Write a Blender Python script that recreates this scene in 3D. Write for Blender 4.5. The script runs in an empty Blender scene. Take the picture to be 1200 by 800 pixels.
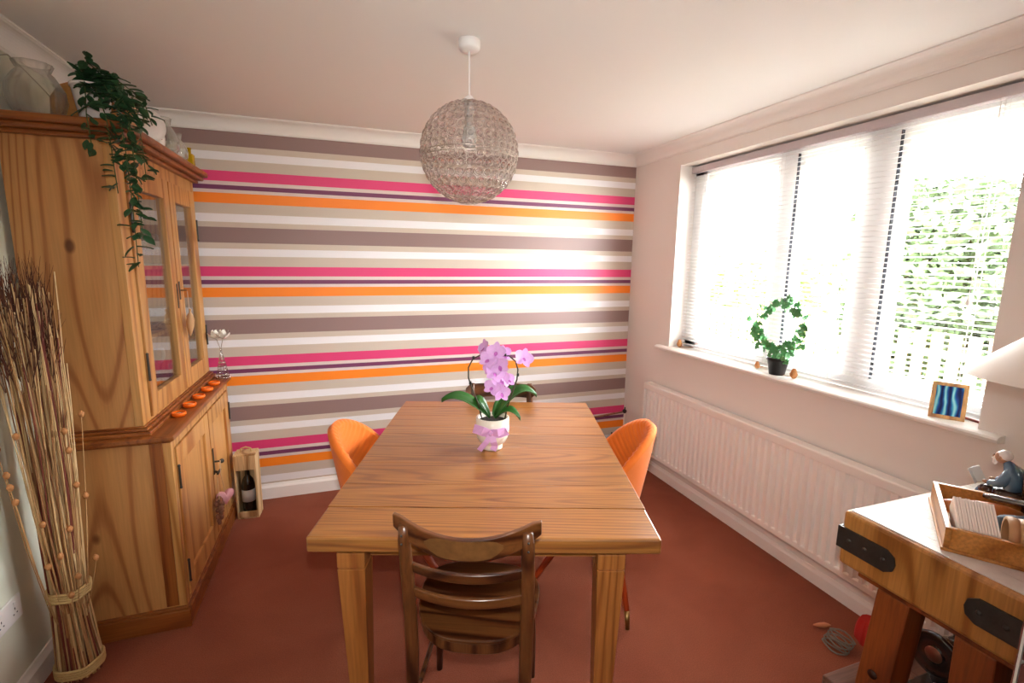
import bpy, bmesh, math, random
from mathutils import Vector, Matrix, Euler, noise
random.seed(7)
R = math.radians
C = bpy.context.scene.collection
sc = bpy.context.scene
# ------------------------------------------------------------------ camera
CAM = Vector((-2.1771, -3.3629, 1.5666)); YAW, PITCH, ROLL = .3375, .1629, .0129
cd = bpy.data.cameras.new('camera'); cam = bpy.data.objects.new('camera', cd); C.objects.link(cam)
cd.sensor_width = 36; cd.lens = 566.74 / 1200 * 36; cd.clip_start = .02
F = Vector((math.sin(YAW)*math.cos(PITCH), math.cos(YAW)*math.cos(PITCH), -math.sin(PITCH)))
Rt = Vector((math.cos(YAW), -math.sin(YAW), 0)); U = Rt.cross(F)
R2 = Rt*math.cos(ROLL) + U*math.sin(ROLL); U2 = U*math.cos(ROLL) - Rt*math.sin(ROLL)
mw = Matrix((R2, U2, -F)).transposed().to_4x4(); mw.translation = CAM
cam.matrix_world = mw; sc.camera = cam
# ------------------------------------------------------------------ world, light, exposure
w = bpy.data.worlds.new('sky'); sc.world = w; w.use_nodes = True
wb = w.node_tree.nodes['Background']; wb.inputs[0].default_value = (.97, .975, 1, 1); wb.inputs[1].default_value = 62.0
def area(name, loc, rot, sx, sy, power, col=(1, 1, 1), portal=False):
    l = bpy.data.lights.new(name, 'AREA'); l.shape = 'RECTANGLE'; l.size = sx; l.size_y = sy; l.energy = power; l.color = col
    o = bpy.data.objects.new(name, l); C.objects.link(o); o.location = loc; o.rotation_euler = rot
    l.cycles.is_portal = portal
    return o
area('window_portal', (.24, -1.44, 1.6), (0, R(90), 0), 1.25, 1.8, 1, portal=True)
# the photographer's flash, fired from just above the lens
fl = bpy.data.lights.new('camera_flash', 'SPOT'); fl.energy = 100; fl.color = (1, .97, .93); fl.shadow_soft_size = .018
fl.spot_size = R(118); fl.spot_blend = 1.0
fo = bpy.data.objects.new('camera_flash', fl); C.objects.link(fo)
fm = Matrix((R2, U2, -F)).transposed().to_4x4(); fm.translation = CAM + U2*.13; fo.matrix_world = fm
# added fill lamp behind the photographer, lifting the near side of the room
area('rear_fill', (-1.9, -4.95, 1.75), (R(72), 0, 0), 1.6, 1.0, 5, (1, .97, .94))
vs = sc.view_settings; vs.view_transform = 'Standard'; vs.look = 'None'; vs.gamma = 1; vs.exposure = 0.0; vs.use_curve_mapping = False
sc.cycles.max_bounces = 8; sc.cycles.diffuse_bounces = 5; sc.cycles.transparent_max_bounces = 24; sc.cycles.caustics_refractive = False; sc.cycles.caustics_reflective = False
sc.cycles.sample_clamp_indirect = 8
# ------------------------------------------------------------------ helpers
def srgb(h):
    h = h.lstrip('#'); return tuple(((c/255)/12.92 if c/255 <= .04045 else ((c/255+.055)/1.055)**2.4) for c in (int(h[0:2], 16), int(h[2:4], 16), int(h[4:6], 16))) + (1,)
def M(name, col, rough=.5, metal=0, spec=.5, bump=0, bscale=200, var=0, vscale=8, trans=0, coat=0, sheen=0, sss=0):
    m = bpy.data.materials.new(name); m.use_nodes = True; nt = m.node_tree; p = nt.nodes['Principled BSDF']
    c = srgb(col) if isinstance(col, str) else col
    p.inputs['Base Color'].default_value = c; p.inputs['Roughness'].default_value = rough; p.inputs['Metallic'].default_value = metal
    p.inputs['Specular IOR Level'].default_value = spec
    if trans: p.inputs['Transmission Weight'].default_value = trans
    if coat: p.inputs['Coat Weight'].default_value = coat
    if sheen: p.inputs['Sheen Weight'].default_value = sheen
    if bump or var:
        tc = nt.nodes.new('ShaderNodeTexCoord')
    if bump:
        n = nt.nodes.new('ShaderNodeTexNoise'); n.inputs['Scale'].default_value = bscale; n.inputs['Detail'].default_value = 4
        nt.links.new(tc.outputs['Object'], n.inputs['Vector'])
        b = nt.nodes.new('ShaderNodeBump'); b.inputs['Strength'].default_value = bump; b.inputs['Distance'].default_value = .004
        nt.links.new(n.outputs[0], b.inputs['Height']); nt.links.new(b.outputs[0], p.inputs['Normal'])
    if var:
        n = nt.nodes.new('ShaderNodeTexNoise'); n.inputs['Scale'].default_value = vscale; n.inputs['Detail'].default_value = 5
        nt.links.new(tc.outputs['Object'], n.inputs['Vector'])
        mx = nt.nodes.new('ShaderNodeMix'); mx.data_type = 'RGBA'
        mx.inputs['A'].default_value = tuple(x*(1-var) for x in c[:3])+(1,); mx.inputs['B'].default_value = tuple(min(1, x*(1+var)) for x in c[:3])+(1,)
        nt.links.new(n.outputs[0], mx.inputs['Factor']); nt.links.new(mx.outputs['Result'], p.inputs['Base Color'])
    return m
def ramp(nt, stops, interp='LINEAR'):
    r = nt.nodes.new('ShaderNodeValToRGB'); cr = r.color_ramp; cr.interpolation = interp
    while len(cr.elements) > 1: cr.elements.remove(cr.elements[-1])
    for i, (p, c) in enumerate(stops):
        e = cr.elements[0] if i == 0 else cr.elements.new(p)
        e.position = p; e.color = srgb(c) if isinstance(c, str) else c
    return r
def wood(name, dark, mid, light, axis='z', rough=.4, freq=9, scale=3.2, stretch=.16, coat=0, knots=0, fibre=.35, tint=.16):
    m = bpy.data.materials.new(name); m.use_nodes = True; nt = m.node_tree; L = nt.links; N = nt.nodes.new
    p = nt.nodes['Principled BSDF']; p.inputs['Roughness'].default_value = rough
    if coat: p.inputs['Coat Weight'].default_value = coat; p.inputs['Coat Roughness'].default_value = .25
    tc = N('ShaderNodeTexCoord'); oi = N('ShaderNodeObjectInfo')
    off = N('ShaderNodeVectorMath'); off.operation = 'SCALE'; off.inputs[0].default_value = (37, 23, 51); L.new(oi.outputs['Random'], off.inputs['Scale'])
    add = N('ShaderNodeVectorMath'); L.new(tc.outputs['Object'], add.inputs[0]); L.new(off.outputs[0], add.inputs[1])
    mp = N('ShaderNodeMapping'); s = [1, 1, 1]; s['xyz'.index(axis)] = stretch; mp.inputs['Scale'].default_value = s; L.new(add.outputs[0], mp.inputs[0])
    n1 = N('ShaderNodeTexNoise'); n1.inputs['Scale'].default_value = scale; n1.inputs['Detail'].default_value = 1.2; n1.inputs['Roughness'].default_value = .4
    L.new(mp.outputs[0], n1.inputs['Vector'])
    mul = N('ShaderNodeMath'); mul.operation = 'MULTIPLY'; mul.inputs[1].default_value = freq*6.283; L.new(n1.outputs[0], mul.inputs[0])
    sn = N('ShaderNodeMath'); sn.operation = 'SINE'; L.new(mul.outputs[0], sn.inputs[0])
    mr = N('ShaderNodeMapRange'); mr.inputs['From Min'].default_value = -1; L.new(sn.outputs[0], mr.inputs[0])
    rp = ramp(nt, [(0, dark), (.22, mid), (.7, light), (1, light)]); L.new(mr.outputs[0], rp.inputs[0])
    mp2 = N('ShaderNodeMapping'); s2 = [1, 1, 1]; s2['xyz'.index(axis)] = .04; mp2.inputs['Scale'].default_value = s2; L.new(add.outputs[0], mp2.inputs[0])
    n2 = N('ShaderNodeTexNoise'); n2.inputs['Scale'].default_value = 140; n2.inputs['Detail'].default_value = 3; L.new(mp2.outputs[0], n2.inputs['Vector'])
    r2 = ramp(nt, [(.3, (1-fibre,)*3+(1,)), (.65, (1, 1, 1, 1))]); L.new(n2.outputs[0], r2.inputs[0])
    mx = N('ShaderNodeMix'); mx.data_type = 'RGBA'; mx.blend_type = 'MULTIPLY'; mx.inputs['Factor'].default_value = 1
    L.new(rp.outputs[0], mx.inputs['A']); L.new(r2.outputs[0], mx.inputs['B'])
    n3 = N('ShaderNodeTexNoise'); n3.inputs['Scale'].default_value = 1.6; n3.inputs['Detail'].default_value = 3; L.new(add.outputs[0], n3.inputs['Vector'])
    hv = N('ShaderNodeHueSaturation'); L.new(mx.outputs['Result'], hv.inputs['Color'])
    ad = N('ShaderNodeMath'); ad.operation = 'ADD'; L.new(n3.outputs[0], ad.inputs[0]); L.new(oi.outputs['Random'], ad.inputs[1])
    mr2 = N('ShaderNodeMapRange'); mr2.inputs['From Min'].default_value = .3; mr2.inputs['From Max'].default_value = 1.7
    mr2.inputs['To Min'].default_value = 1-tint; mr2.inputs['To Max'].default_value = 1+tint; L.new(ad.outputs[0], mr2.inputs[0]); L.new(mr2.outputs[0], hv.inputs['Value'])
    out = hv.outputs[0]
    if knots:
        mp3 = N('ShaderNodeMapping'); s3 = [1, 1, 1]; s3['xyz'.index(axis)] = .62; mp3.inputs['Scale'].default_value = s3; L.new(add.outputs[0], mp3.inputs[0])
        v = N('ShaderNodeTexVoronoi'); v.inputs['Scale'].default_value = knots; L.new(mp3.outputs[0], v.inputs['Vector'])
        rk = ramp(nt, [(.0, '5a2c14'), (.045, '7a4420'), (.075, (1, 1, 1, 1)), (1, (1, 1, 1, 1))]); L.new(v.outputs['Distance'], rk.inputs[0])
        m3 = N('ShaderNodeMix'); m3.data_type = 'RGBA'; m3.blend_type = 'MULTIPLY'; m3.inputs['Factor'].default_value = .8
        L.new(out, m3.inputs['A']); L.new(rk.outputs[0], m3.inputs['B']); out = m3.outputs['Result']
    L.new(out, p.inputs['Base Color'])
    b = N('ShaderNodeBump'); b.inputs['Strength'].default_value = .12; b.inputs['Distance'].default_value = .002; L.new(n2.outputs[0], b.inputs['Height']); L.new(b.outputs[0], p.inputs['Normal'])
    return m
def thin_glass(name, tint=(.97, .99, .98, 1), ior=1.5, rough=0, gain=1.0):
    m = bpy.data.materials.new(name); m.use_nodes = True; nt = m.node_tree; nt.nodes.clear(); N = nt.nodes.new; L = nt.links
    o = N('ShaderNodeOutputMaterial'); mx = N('ShaderNodeMixShader'); t = N('ShaderNodeBsdfTransparent'); g = N('ShaderNodeBsdfGlossy'); f = N('ShaderNodeFresnel')
    t.inputs[0].default_value = tint; g.inputs['Roughness'].default_value = rough; f.inputs[0].default_value = ior
    mu = N('ShaderNodeMath'); mu.operation = 'MULTIPLY'; mu.inputs[1].default_value = gain; mu.use_clamp = True
    ge = N('ShaderNodeNewGeometry'); mr = N('ShaderNodeMapRange'); mr.inputs['To Min'].default_value = ior; mr.inputs['To Max'].default_value = 1/ior; L.new(ge.outputs['Backfacing'], mr.inputs[0]); L.new(mr.outputs[0], f.inputs[0])
    L.new(f.outputs[0], mu.inputs[0]); L.new(mu.outputs[0], mx.inputs[0]); L.new(t.outputs[0], mx.inputs[1]); L.new(g.outputs[0], mx.inputs[2]); L.new(mx.outputs[0], o.inputs[0])
    return m
def link(o, name, parent, kind=None, label=None):
    o.name = name; C.objects.link(o)
    if parent is not None: o.parent = parent
    if kind: o['kind'] = kind
    if label: o['label'] = label
    return o
def tag(o, label, cat, group=None, kind=None):
    o['label'] = label; o['category'] = cat
    if group: o['group'] = group
    if kind: o['kind'] = kind
    return o
def empty(name, loc=(0, 0, 0), rz=0, label=None, cat=None, group=None, rot=None):
    o = bpy.data.objects.new(name, None); C.objects.link(o); o.location = loc; o.rotation_euler = rot or (0, 0, rz); o.empty_display_size = .05
    if label: tag(o, label, cat, group)
    return o
class B:
    def __init__(s): s.bm = bmesh.new()
    def box(s, x0, x1, y0, y1, z0, z1, m=None):
        vs = [s.bm.verts.new(v) for v in ((x0, y0, z0), (x1, y0, z0), (x1, y1, z0), (x0, y1, z0), (x0, y0, z1), (x1, y0, z1), (x1, y1, z1), (x0, y1, z1))]
        if m is not None:
            for v in vs: v.co = m @ v.co
        for f in ((0, 3, 2, 1), (4, 5, 6, 7), (0, 1, 5, 4), (1, 2, 6, 5), (2, 3, 7, 6), (3, 0, 4, 7)): s.bm.faces.new([vs[i] for i in f])
        return s
    def hexa(s, P):
        vs = [s.bm.verts.new(v) for v in P]
        for f in ((0, 3, 2, 1), (4, 5, 6, 7), (0, 1, 5, 4), (1, 2, 6, 5), (2, 3, 7, 6), (3, 0, 4, 7)): s.bm.faces.new([vs[i] for i in f])
        return s
    def lathe(s, prof, seg=24, loc=(0, 0, 0), m=None, rib=None):
        rings = []
        for r, z in prof:
            if r < 1e-5: rings.append([s.bm.verts.new((loc[0], loc[1], loc[2]+z))])
            else:
                ring = []
                for i in range(seg):
                    a = 2*math.pi*i/seg; rr = r*(1+(rib[0]*(math.cos(rib[1]*a)) if rib else 0))
                    ring.append(s.bm.verts.new((loc[0]+rr*math.cos(a), loc[1]+rr*math.sin(a), loc[2]+z)))
                rings.append(ring)
        for a, b in zip(rings, rings[1:]):
            if len(a) == 1 and len(b) == 1: continue
            for i in range(seg):
                j = (i+1) % seg
                if len(a) == 1: s.bm.faces.new((a[0], b[j], b[i]))
                elif len(b) == 1: s.bm.faces.new((a[i], a[j], b[0]))
                else: s.bm.faces.new((a[i], a[j], b[j], b[i]))
        if m is not None:
            for ring in rings:
                for v in ring: v.co = m @ v.co
        return s
    def tube(s, pts, r, seg=8, closed=False, flat=1):
        pts = [Vector(p) for p in pts]; n = len(pts); rs = r if isinstance(r, (list, tuple)) else [r]*n; rings = []; up = None
        for i, p in enumerate(pts):
            if closed: t = pts[(i+1) % n]-pts[i-1]
            else: t = pts[min(i+1, n-1)]-pts[max(i-1, 0)]
            t.normalize()
            if up is None: up = Vector((0, 0, 1)) if abs(t.z) < .9 else Vector((1, 0, 0))
            a = t.cross(up).normalized(); b = a.cross(t).normalized(); up = b
            rings.append([s.bm.verts.new(p+(a*math.cos(2*math.pi*k/seg)*rs[i]+b*math.sin(2*math.pi*k/seg)*rs[i]*flat)) for k in range(seg)])
        for i in range(n if closed else n-1):
            A, D = rings[i], rings[(i+1) % n]
            for k in range(seg): s.bm.faces.new((A[k], A[(k+1) % seg], D[(k+1) % seg], D[k]))
        if not closed:
            s.bm.faces.new(rings[0][::-1]); s.bm.faces.new(rings[-1])
        return s
    def prism(s, poly, axis, a0, a1):
        def P(u, v, a):
            return {'x': (a, u, v), 'y': (u, a, v), 'z': (u, v, a)}[axis]
        A = [s.bm.verts.new(P(u, v, a0)) for u, v in poly]; D = [s.bm.verts.new(P(u, v, a1)) for u, v in poly]; n = len(poly)
        for i in range(n): s.bm.faces.new((A[i], A[(i+1) % n], D[(i+1) % n], D[i]))
        s.bm.faces.new(A[::-1]); s.bm.faces.new(D); return s
    def sphere(s, c, r, seg=12, ring=8, sc=(1, 1, 1)):
        prof = [(math.sin(math.pi*i/ring), -math.cos(math.pi*i/ring)) for i in range(ring+1)]
        k = len(s.bm.verts); s.lathe([(max(0, a), b) for a, b in prof], seg); s.bm.verts.ensure_lookup_table()
        for v in s.bm.verts[k:]: v.co = Vector((c[0]+v.co.x*r*sc[0], c[1]+v.co.y*r*sc[1], c[2]+v.co.z*r*sc[2]))
        return s
    def grid(s, fn, nu, nv, cu=False):
        V = [[s.bm.verts.new(fn(i/(nu if cu else nu-1), j/(nv-1))) for j in range(nv)] for i in range(nu)]
        for i in range(nu if cu else nu-1):
            for j in range(nv-1): s.bm.faces.new((V[i][j], V[(i+1) % nu][j], V[(i+1) % nu][j+1], V[i][j+1]))
        return s
    def mesh(s, name='m', smooth=False):
        bmesh.ops.recalc_face_normals(s.bm, faces=s.bm.faces)
        me = bpy.data.meshes.new(name); s.bm.to_mesh(me); s.bm.free()
        if smooth:
            for p in me.polygons: p.use_smooth = True
        return me
    def out(s, name, mat, parent=None, smooth=False, bevel=0, kind=None, label=None, loc=None, rot=None, sub=0, solid=0, seg=2):
        me = s.mesh(name, smooth); me.materials.append(mat); o = bpy.data.objects.new(name, me); link(o, name, parent, kind, label)
        if loc: o.location = loc
        if rot: o.rotation_euler = rot
        if solid: md = o.modifiers.new('s', 'SOLIDIFY'); md.thickness = solid; md.offset = 0
        if bevel:
            md = o.modifiers.new('b', 'BEVEL'); md.width = bevel; md.segments = seg; md.limit_method = 'ANGLE'; md.angle_limit = R(40)
        if sub: md = o.modifiers.new('u', 'SUBSURF'); md.levels = sub; md.render_levels = sub
        return o
def inst(name, me, parent, loc=(0, 0, 0), rot=(0, 0, 0), scl=(1, 1, 1), kind=None, label=None):
    o = bpy.data.objects.new(name, me); link(o, name, parent, kind, label); o.location = loc; o.rotation_euler = rot
    o.scale = scl if isinstance(scl, (tuple, list)) else (scl,)*3
    return o
def copy_tree(o, parent=None):
    c = o.copy(); C.objects.link(c); c.parent = parent
    for ch in list(o.children): copy_tree(ch, c)
    return c
def rotz(a): return Matrix.Rotation(a, 4, 'Z')
# ------------------------------------------------------------------ materials
W_, H, HB = 3.3047, 2.3718, 2.2954
m_paint = M('wall_paint', 'ebe3dd', .85, bump=.05, bscale=300)
m_left = M('left_wall_paint', 'dfe0cf', .85, bump=.05, bscale=300)
m_ceil = M('ceiling_paint', 'eeebe8', .9, bump=.04, bscale=300)
m_white = M('white_gloss', 'f8f3ee', .35)
m_cove = M('coving_white', 'f3eeea', .7)
m_upvc = M('upvc', 'f6f6f6', .3)
m_rad = M('radiator_enamel', 'f8f2ec', .35)
m_blind = M('blind_slat', 'f4f2f2', .4)
_n = m_blind.node_tree; _t = _n.nodes.new('ShaderNodeBsdfTranslucent'); _t.inputs[0].default_value = (.9, .9, .9, 1); _x = _n.nodes.new('ShaderNodeMixShader'); _x.inputs[0].default_value = .5
_n.links.new(_n.nodes['Principled BSDF'].outputs[0], _x.inputs[1]); _n.links.new(_t.outputs[0], _x.inputs[2]); _n.links.new(_x.outputs[0], _n.nodes['Material Output'].inputs[0])
m_black = M('black_plastic', '101010', .35)
m_gasket = M('gasket', '303038', .7)
m_iron = M('dark_iron', '4c4a47', .42, .8, bump=.5, bscale=60, var=.3, vscale=20)
m_brass = M('brass', 'b08d57', .3, 1)
m_silver = M('silver_wire', 'c9c5c2', .22, 1)
m_glass = thin_glass('window_glass')
m_door_glass = thin_glass('door_glass', gain=1.7)
m_glassware = thin_glass('glassware', (.93, .95, .95, 1), 1.5, .03, 4)
m_oak = wood('oak_table', '84502a', '98602e', 'a26b35', 'x', .3, 26, 5, .06, coat=.25, fibre=.3, tint=.2)
m_oakz = wood('oak_leg', '8e5226', 'a1632e', 'ab6c35', 'z', .35, 14, 4, .08, fibre=.25)
m_pine = wood('pine_side', 'a4683a', 'c0864e', 'c68f56', 'z', .42, 60, 1.7, .13, knots=3.4, fibre=.14, tint=.06)
m_pinef = wood('pine_front', 'a86c34', 'bf8648', 'ca9456', 'z', .4, 16, 2.5, .09, fibre=.16, tint=.08)
m_pinex = wood('pine_mould', '7e4019', '92501f', '9a5826', 'x', .38, 9, 5, .12, fibre=.3, tint=.08)
m_piney = wood('pine_mould_y', '7e4019', '92501f', '9a5826', 'y', .38, 9, 5, .12, fibre=.3, tint=.08)
m_pinez = wood('pine_batten', '7e4019', '92501f', '9a5826', 'z', .38, 9, 5, .12, fibre=.3, tint=.08)
m_chair = wood('chair_beech', '38190a', '5c3116', '6e4220', 'x', .3, 7, 6, .15, coat=.3, fibre=.35)
m_chairz = wood('chair_beech_post', '38190b', '532d15', '663c1e', 'z', .32, 7, 6, .15, coat=.3, fibre=.35)
m_worn = M('worn_beech', '6e4a28', .3, var=.6, vscale=38)
m_block = wood('butcher_block', '8c5420', 'aa7034', 'b67c3e', 'z', .4, 8, 4, .2, coat=.15, fibre=.3)
m_btop = M('butcher_block_top', 'ddd6ce', .5, bump=.9, bscale=90, var=.12, vscale=25)  # worn pale, with daylight glare also put into the colour
m_bleg = wood('block_leg', '6a2e10', '843f18', '90481c', 'z', .4, 6, 4, .15, coat=.15)
m_tray = wood('tray_wood', 'a36425', 'bd7c35', 'c98a45', 'x', .4, 6, 5, .15)
m_crate = wood('crate_wood', 'a87a4a', 'd2ab77', 'dfbc8c', 'z', .6, 5, 6, .2)
m_orange = M('orange_velvet', 'e8741a', .8, sheen=.12, bump=.15, bscale=400, var=.12, vscale=10)
m_orleg = M('orange_leg', 'b6461c', .4)
m_stalk = [M('stalk_%d' % i, c, .7, var=.25, vscale=30) for i, c in enumerate(('c8a472', 'b08656', 'd8ba8a', '96663e'))]
m_reed = M('red_reed', '6e2b1c', .7)
m_tip = M('dry_tip', '5a3426', .85, var=.3, vscale=40)
m_pod = M('dry_pod', 'b07644', .7, var=.2, vscale=60)
m_twine = M('twine', 'c8a870', .8, bump=.8, bscale=150)
m_leafd = M('plant_leaf', '2c5230', .45, var=.4, vscale=14)
m_leafi = M('ivy_leaf', '62a068', .45, var=.35, vscale=22)
m_leafo = M('orchid_leaf', '2f6628', .35, var=.25, vscale=18)
m_stem = M('green_stem', '4a5a30', .5)
m_dstem = M('dark_stem', '3a3420', .5)
m_petal = M('orchid_petal', 'e2b0ea', .55, var=.2, vscale=70)
m_lip = M('orchid_lip', 'c068bc', .5)
m_cream = M('cream_ceramic', 'efe6d6', .25, coat=.3)
m_ribbon = M('lilac_ribbon', 'dca8dc', .35, sheen=.3)
m_soil = M('soil', '2a2018', .95, bump=1, bscale=80)
m_chrome = M('chrome', 'd8d4d0', .12, 1)
m_wplast = M('white_plastic', 'ece8e6', .35)
m_wine = M('wine_glass_black', '0c100c', .12, coat=.5)
m_lab = M('wine_label', 'b8b2ae', .7)
m_tea = M('tealight_orange', 'f06a10', .35)
m_wax = M('wax', 'f4e0b8', .5)
m_lotus = M('lotus_white', 'ece6da', .6)
m_heart = M('pink_heart', 'dca0a8', .55)
m_dry = M('dried_spice', '8a5a44', .85, bump=1, bscale=50, var=.5, vscale=60)
m_cord = M('beige_cord', 'c8a888', .8)
m_porc = M('porcelain', 'f0ebe8', .2, coat=.4)
m_vase = bpy.data.materials.new('hazed_clear_glass'); m_vase.use_nodes = True; _n = m_vase.node_tree; _n.nodes.clear(); _N = _n.nodes.new  # clear glass; diffuse white mixed in stands for its bright reflections
_o, _a, _d, _t, _m1, _m2, _lw = _N('ShaderNodeOutputMaterial'), _N('ShaderNodeBsdfGlossy'), _N('ShaderNodeBsdfDiffuse'), _N('ShaderNodeBsdfTransparent'), _N('ShaderNodeMixShader'), _N('ShaderNodeMixShader'), _N('ShaderNodeLayerWeight')
_lw.inputs[0].default_value = .28; _a.inputs['Roughness'].default_value = .06; _d.inputs[0].default_value = (.8, .8, .76, 1); _t.inputs[0].default_value = (.97, .97, .95, 1); _m1.inputs[0].default_value = .45
_n.links.new(_a.outputs[0], _m1.inputs[1]); _n.links.new(_d.outputs[0], _m1.inputs[2]); _n.links.new(_lw.outputs['Facing'], _m2.inputs[0]); _n.links.new(_t.outputs[0], _m2.inputs[1]); _n.links.new(_m1.outputs[0], _m2.inputs[2]); _n.links.new(_m2.outputs[0], _o.inputs[0])
m_yel = M('yellow_glass', 'e0b010', .15, trans=.4)
m_wick = M('wicker', 'b07a3c', .75, bump=1, bscale=60, var=.25, vscale=60)
m_shade = M('lamp_shade', 'eee4da', .75, bump=.1, bscale=400)
m_green = M('green_ceramic', '9cae72', .3)
m_cards = M('cream_card', 'fbeee2', .7)
m_blue = M('glazed_blue', '5a7890', .15, var=.3, vscale=40, coat=.5)
m_brown = M('glazed_brown', '3c2418', .15, coat=.5)
m_skin = M('figurine_skin', 'b08468', .3, coat=.4)
m_pewter = M('pewter', '6e6a68', .25, .9)
m_grey = M('grey_cloth', '56606a', .8)
m_ring = M('pale_wood_ring', 'bc9064', .55, var=.15, vscale=30)
m_gloss = M('black_gloss', '08080a', .08, coat=1)
m_boss = M('boss_carpet_tint', '8c5a48', .3, .7)  # coppery tone is the carpet's reflection put into the colour
m_red = M('red_cloth', 'b01c14', .6)
m_rust = M('rust_tip', 'c07850', .6)
m_sbase = wood('machine_base', '4a2a20', '6a4436', '7a5446', 'x', .35, 6, 5, .15)
m_brick = M('brick', '7c463e', .85, bump=.6, bscale=60, var=.35, vscale=20)
m_mortar = M('mortar', 'c8beb8', .9, bump=.4, bscale=120)
m_grass = M('lawn', '8c8e66', .9, var=.3, vscale=6)
m_hedge = M('hedge_leaf', '74864c', .6, var=.4, vscale=3)
m_hedge2 = M('hedge_leaf_dark', '40502f', .6, var=.4, vscale=3)
m_bark = M('bark', '5c4632', .9)
m_fence = wood('fence_wood', '8a6a4a', 'a68a66', 'b89c78', 'z', .8, 6, 4, .2)
m_slabs = M('patio', 'd8d2ca', .85, var=.15, vscale=5)
# wallpaper: bands of flat print repeating every 0.5565 m
def wallpaper():
    m = bpy.data.materials.new('striped_wallpaper'); m.use_nodes = True; nt = m.node_tree; N = nt.nodes.new; L = nt.links; p = nt.nodes['Principled BSDF']
    P = .5565; z0 = 2.0742
    tc = N('ShaderNodeTexCoord'); sx = N('ShaderNodeSeparateXYZ'); L.new(tc.outputs['Object'], sx.inputs[0])
    a = N('ShaderNodeMath'); a.operation = 'SUBTRACT'; a.inputs[0].default_value = z0+2*P; L.new(sx.outputs['Z'], a.inputs[1])
    b = N('ShaderNodeMath'); b.operation = 'DIVIDE'; b.inputs[1].default_value = P; L.new(a.outputs[0], b.inputs[0])
    c = N('ShaderNodeMath'); c.operation = 'FRACT'; L.new(b.outputs[0], c.inputs[0])
    beige, white, taupe, pale = 'cdbdae', 'f1edef', '907470', 'dfccc6'
    st = [(0, 'dc3c74'), (.058, pale), (.0796, '75345c'), (.1048, pale), (.1256, 'fb861c'), (.1834, beige), (.245, white), (.292, beige), (.3221, taupe), (.4132, beige), (.4495, white), (.495, beige)]
    r = ramp(nt, [(x/P, k) for x, k in st], 'CONSTANT'); L.new(c.outputs[0], r.inputs[0])
    n = N('ShaderNodeTexNoise'); n.inputs['Scale'].default_value = 300; L.new(tc.outputs['Object'], n.inputs['Vector'])
    mr = N('ShaderNodeMapRange'); mr.inputs['To Min'].default_value = .93; mr.inputs['To Max'].default_value = 1.05; L.new(n.outputs[0], mr.inputs[0])
    hv = N('ShaderNodeHueSaturation'); L.new(r.outputs[0], hv.inputs['Color']); L.new(mr.outputs[0], hv.inputs['Value']); L.new(hv.outputs[0], p.inputs['Base Color'])
    p.inputs['Roughness'].default_value = .5
    return m
def carpet():
    m = bpy.data.materials.new('rust_carpet'); m.use_nodes = True; nt = m.node_tree; N = nt.nodes.new; L = nt.links; p = nt.nodes['Principled BSDF']
    tc = N('ShaderNodeTexCoord'); n = N('ShaderNodeTexNoise'); n.inputs['Scale'].default_value = 2.4; n.inputs['Detail'].default_value = 5; n.inputs['Distortion'].default_value = .6
    L.new(tc.outputs['Object'], n.inputs['Vector']); r = ramp(nt, [(.3, '8c4a36'), (.7, '9e5a43')]); L.new(n.outputs[0], r.inputs[0])
    n2 = N('ShaderNodeTexNoise'); n2.inputs['Scale'].default_value = 260; n2.inputs['Detail'].default_value = 2; L.new(tc.outputs['Object'], n2.inputs['Vector'])
    r2 = ramp(nt, [(.3, (.72, .72, .72, 1)), (.7, (1, 1, 1, 1))]); L.new(n2.outputs[0], r2.inputs[0])
    mx = N('ShaderNodeMix'); mx.data_type = 'RGBA'; mx.blend_type = 'MULTIPLY'; mx.inputs['Factor'].default_value = 1; L.new(r.outputs[0], mx.inputs['A']); L.new(r2.outputs[0], mx.inputs['B'])
    L.new(mx.outputs['Result'], p.inputs['Base Color']); p.inputs['Roughness'].default_value = .95; p.inputs['Specular IOR Level'].default_value = .1; p.inputs['Sheen Weight'].default_value = .03
    b = N('ShaderNodeBump'); b.inputs['Strength'].default_value = .5; b.inputs['Distance'].default_value = .004; L.new(n2.outputs[0], b.inputs['Height']); L.new(b.outputs[0], p.inputs['Normal'])
    return m
# ------------------------------------------------------------------ structure
YN = -5.2
B().box(-W_-.1, .3, YN-.1, .1, -.1, 0).out('floor', carpet(), kind='structure')
B().box(-W_-.1, .3, YN-.1, .1, H, H+.1).out('ceiling', m_ceil, kind='structure')
B().box(-W_-.1, -W_, YN-.1, .1, 0, H).out('wall_left', m_left, kind='structure')
B().box(-W_, .0, 0, .1, 0, H).out('wall_far', wallpaper(), kind='structure')
B().box(-W_, .3, YN-.1, YN, 0, H).out('wall_near', m_left, kind='structure')
wy0, wy1, wz0, wz1 = -2.325, -.533, .985, 2.22
B().box(0, .3, YN, wy0, 0, H).box(0, .3, wy1, .1, 0, H).box(0, .3, wy0, wy1, 0, wz0-.03).box(0, .3, wy0, wy1, wz1, H).out('wall_right', m_paint, kind='structure')
def cove(name, axis, a0, a1, flip):
    c = H-HB; pts = [(0, H), (0, HB), (.006, HB), (.010, HB+.008)]
    for i in range(9):
        t = math.pi/2*i/8; pts.append((.012+(c-.022)*(1-math.cos(t)), HB+.008+(c-.018)*math.sin(t)))
    pts += [(c-.004, H-.006), (c, H-.006), (c, H)]
    if flip == 'r': pts = [(-u, v) for u, v in pts]
    if flip == 'l': pts = [(-W_+u, v) for u, v in pts]
    if flip == 'f': pts = [(-u, v) for u, v in pts]
    B().prism(pts, axis, a0, a1).out(name, m_cove, kind='structure')
cove('trim_1', 'y', YN, 0, 'r'); cove('trim_2', 'x', -W_, 0, 'f'); cove('trim_3', 'y', YN, 0, 'l')
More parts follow.
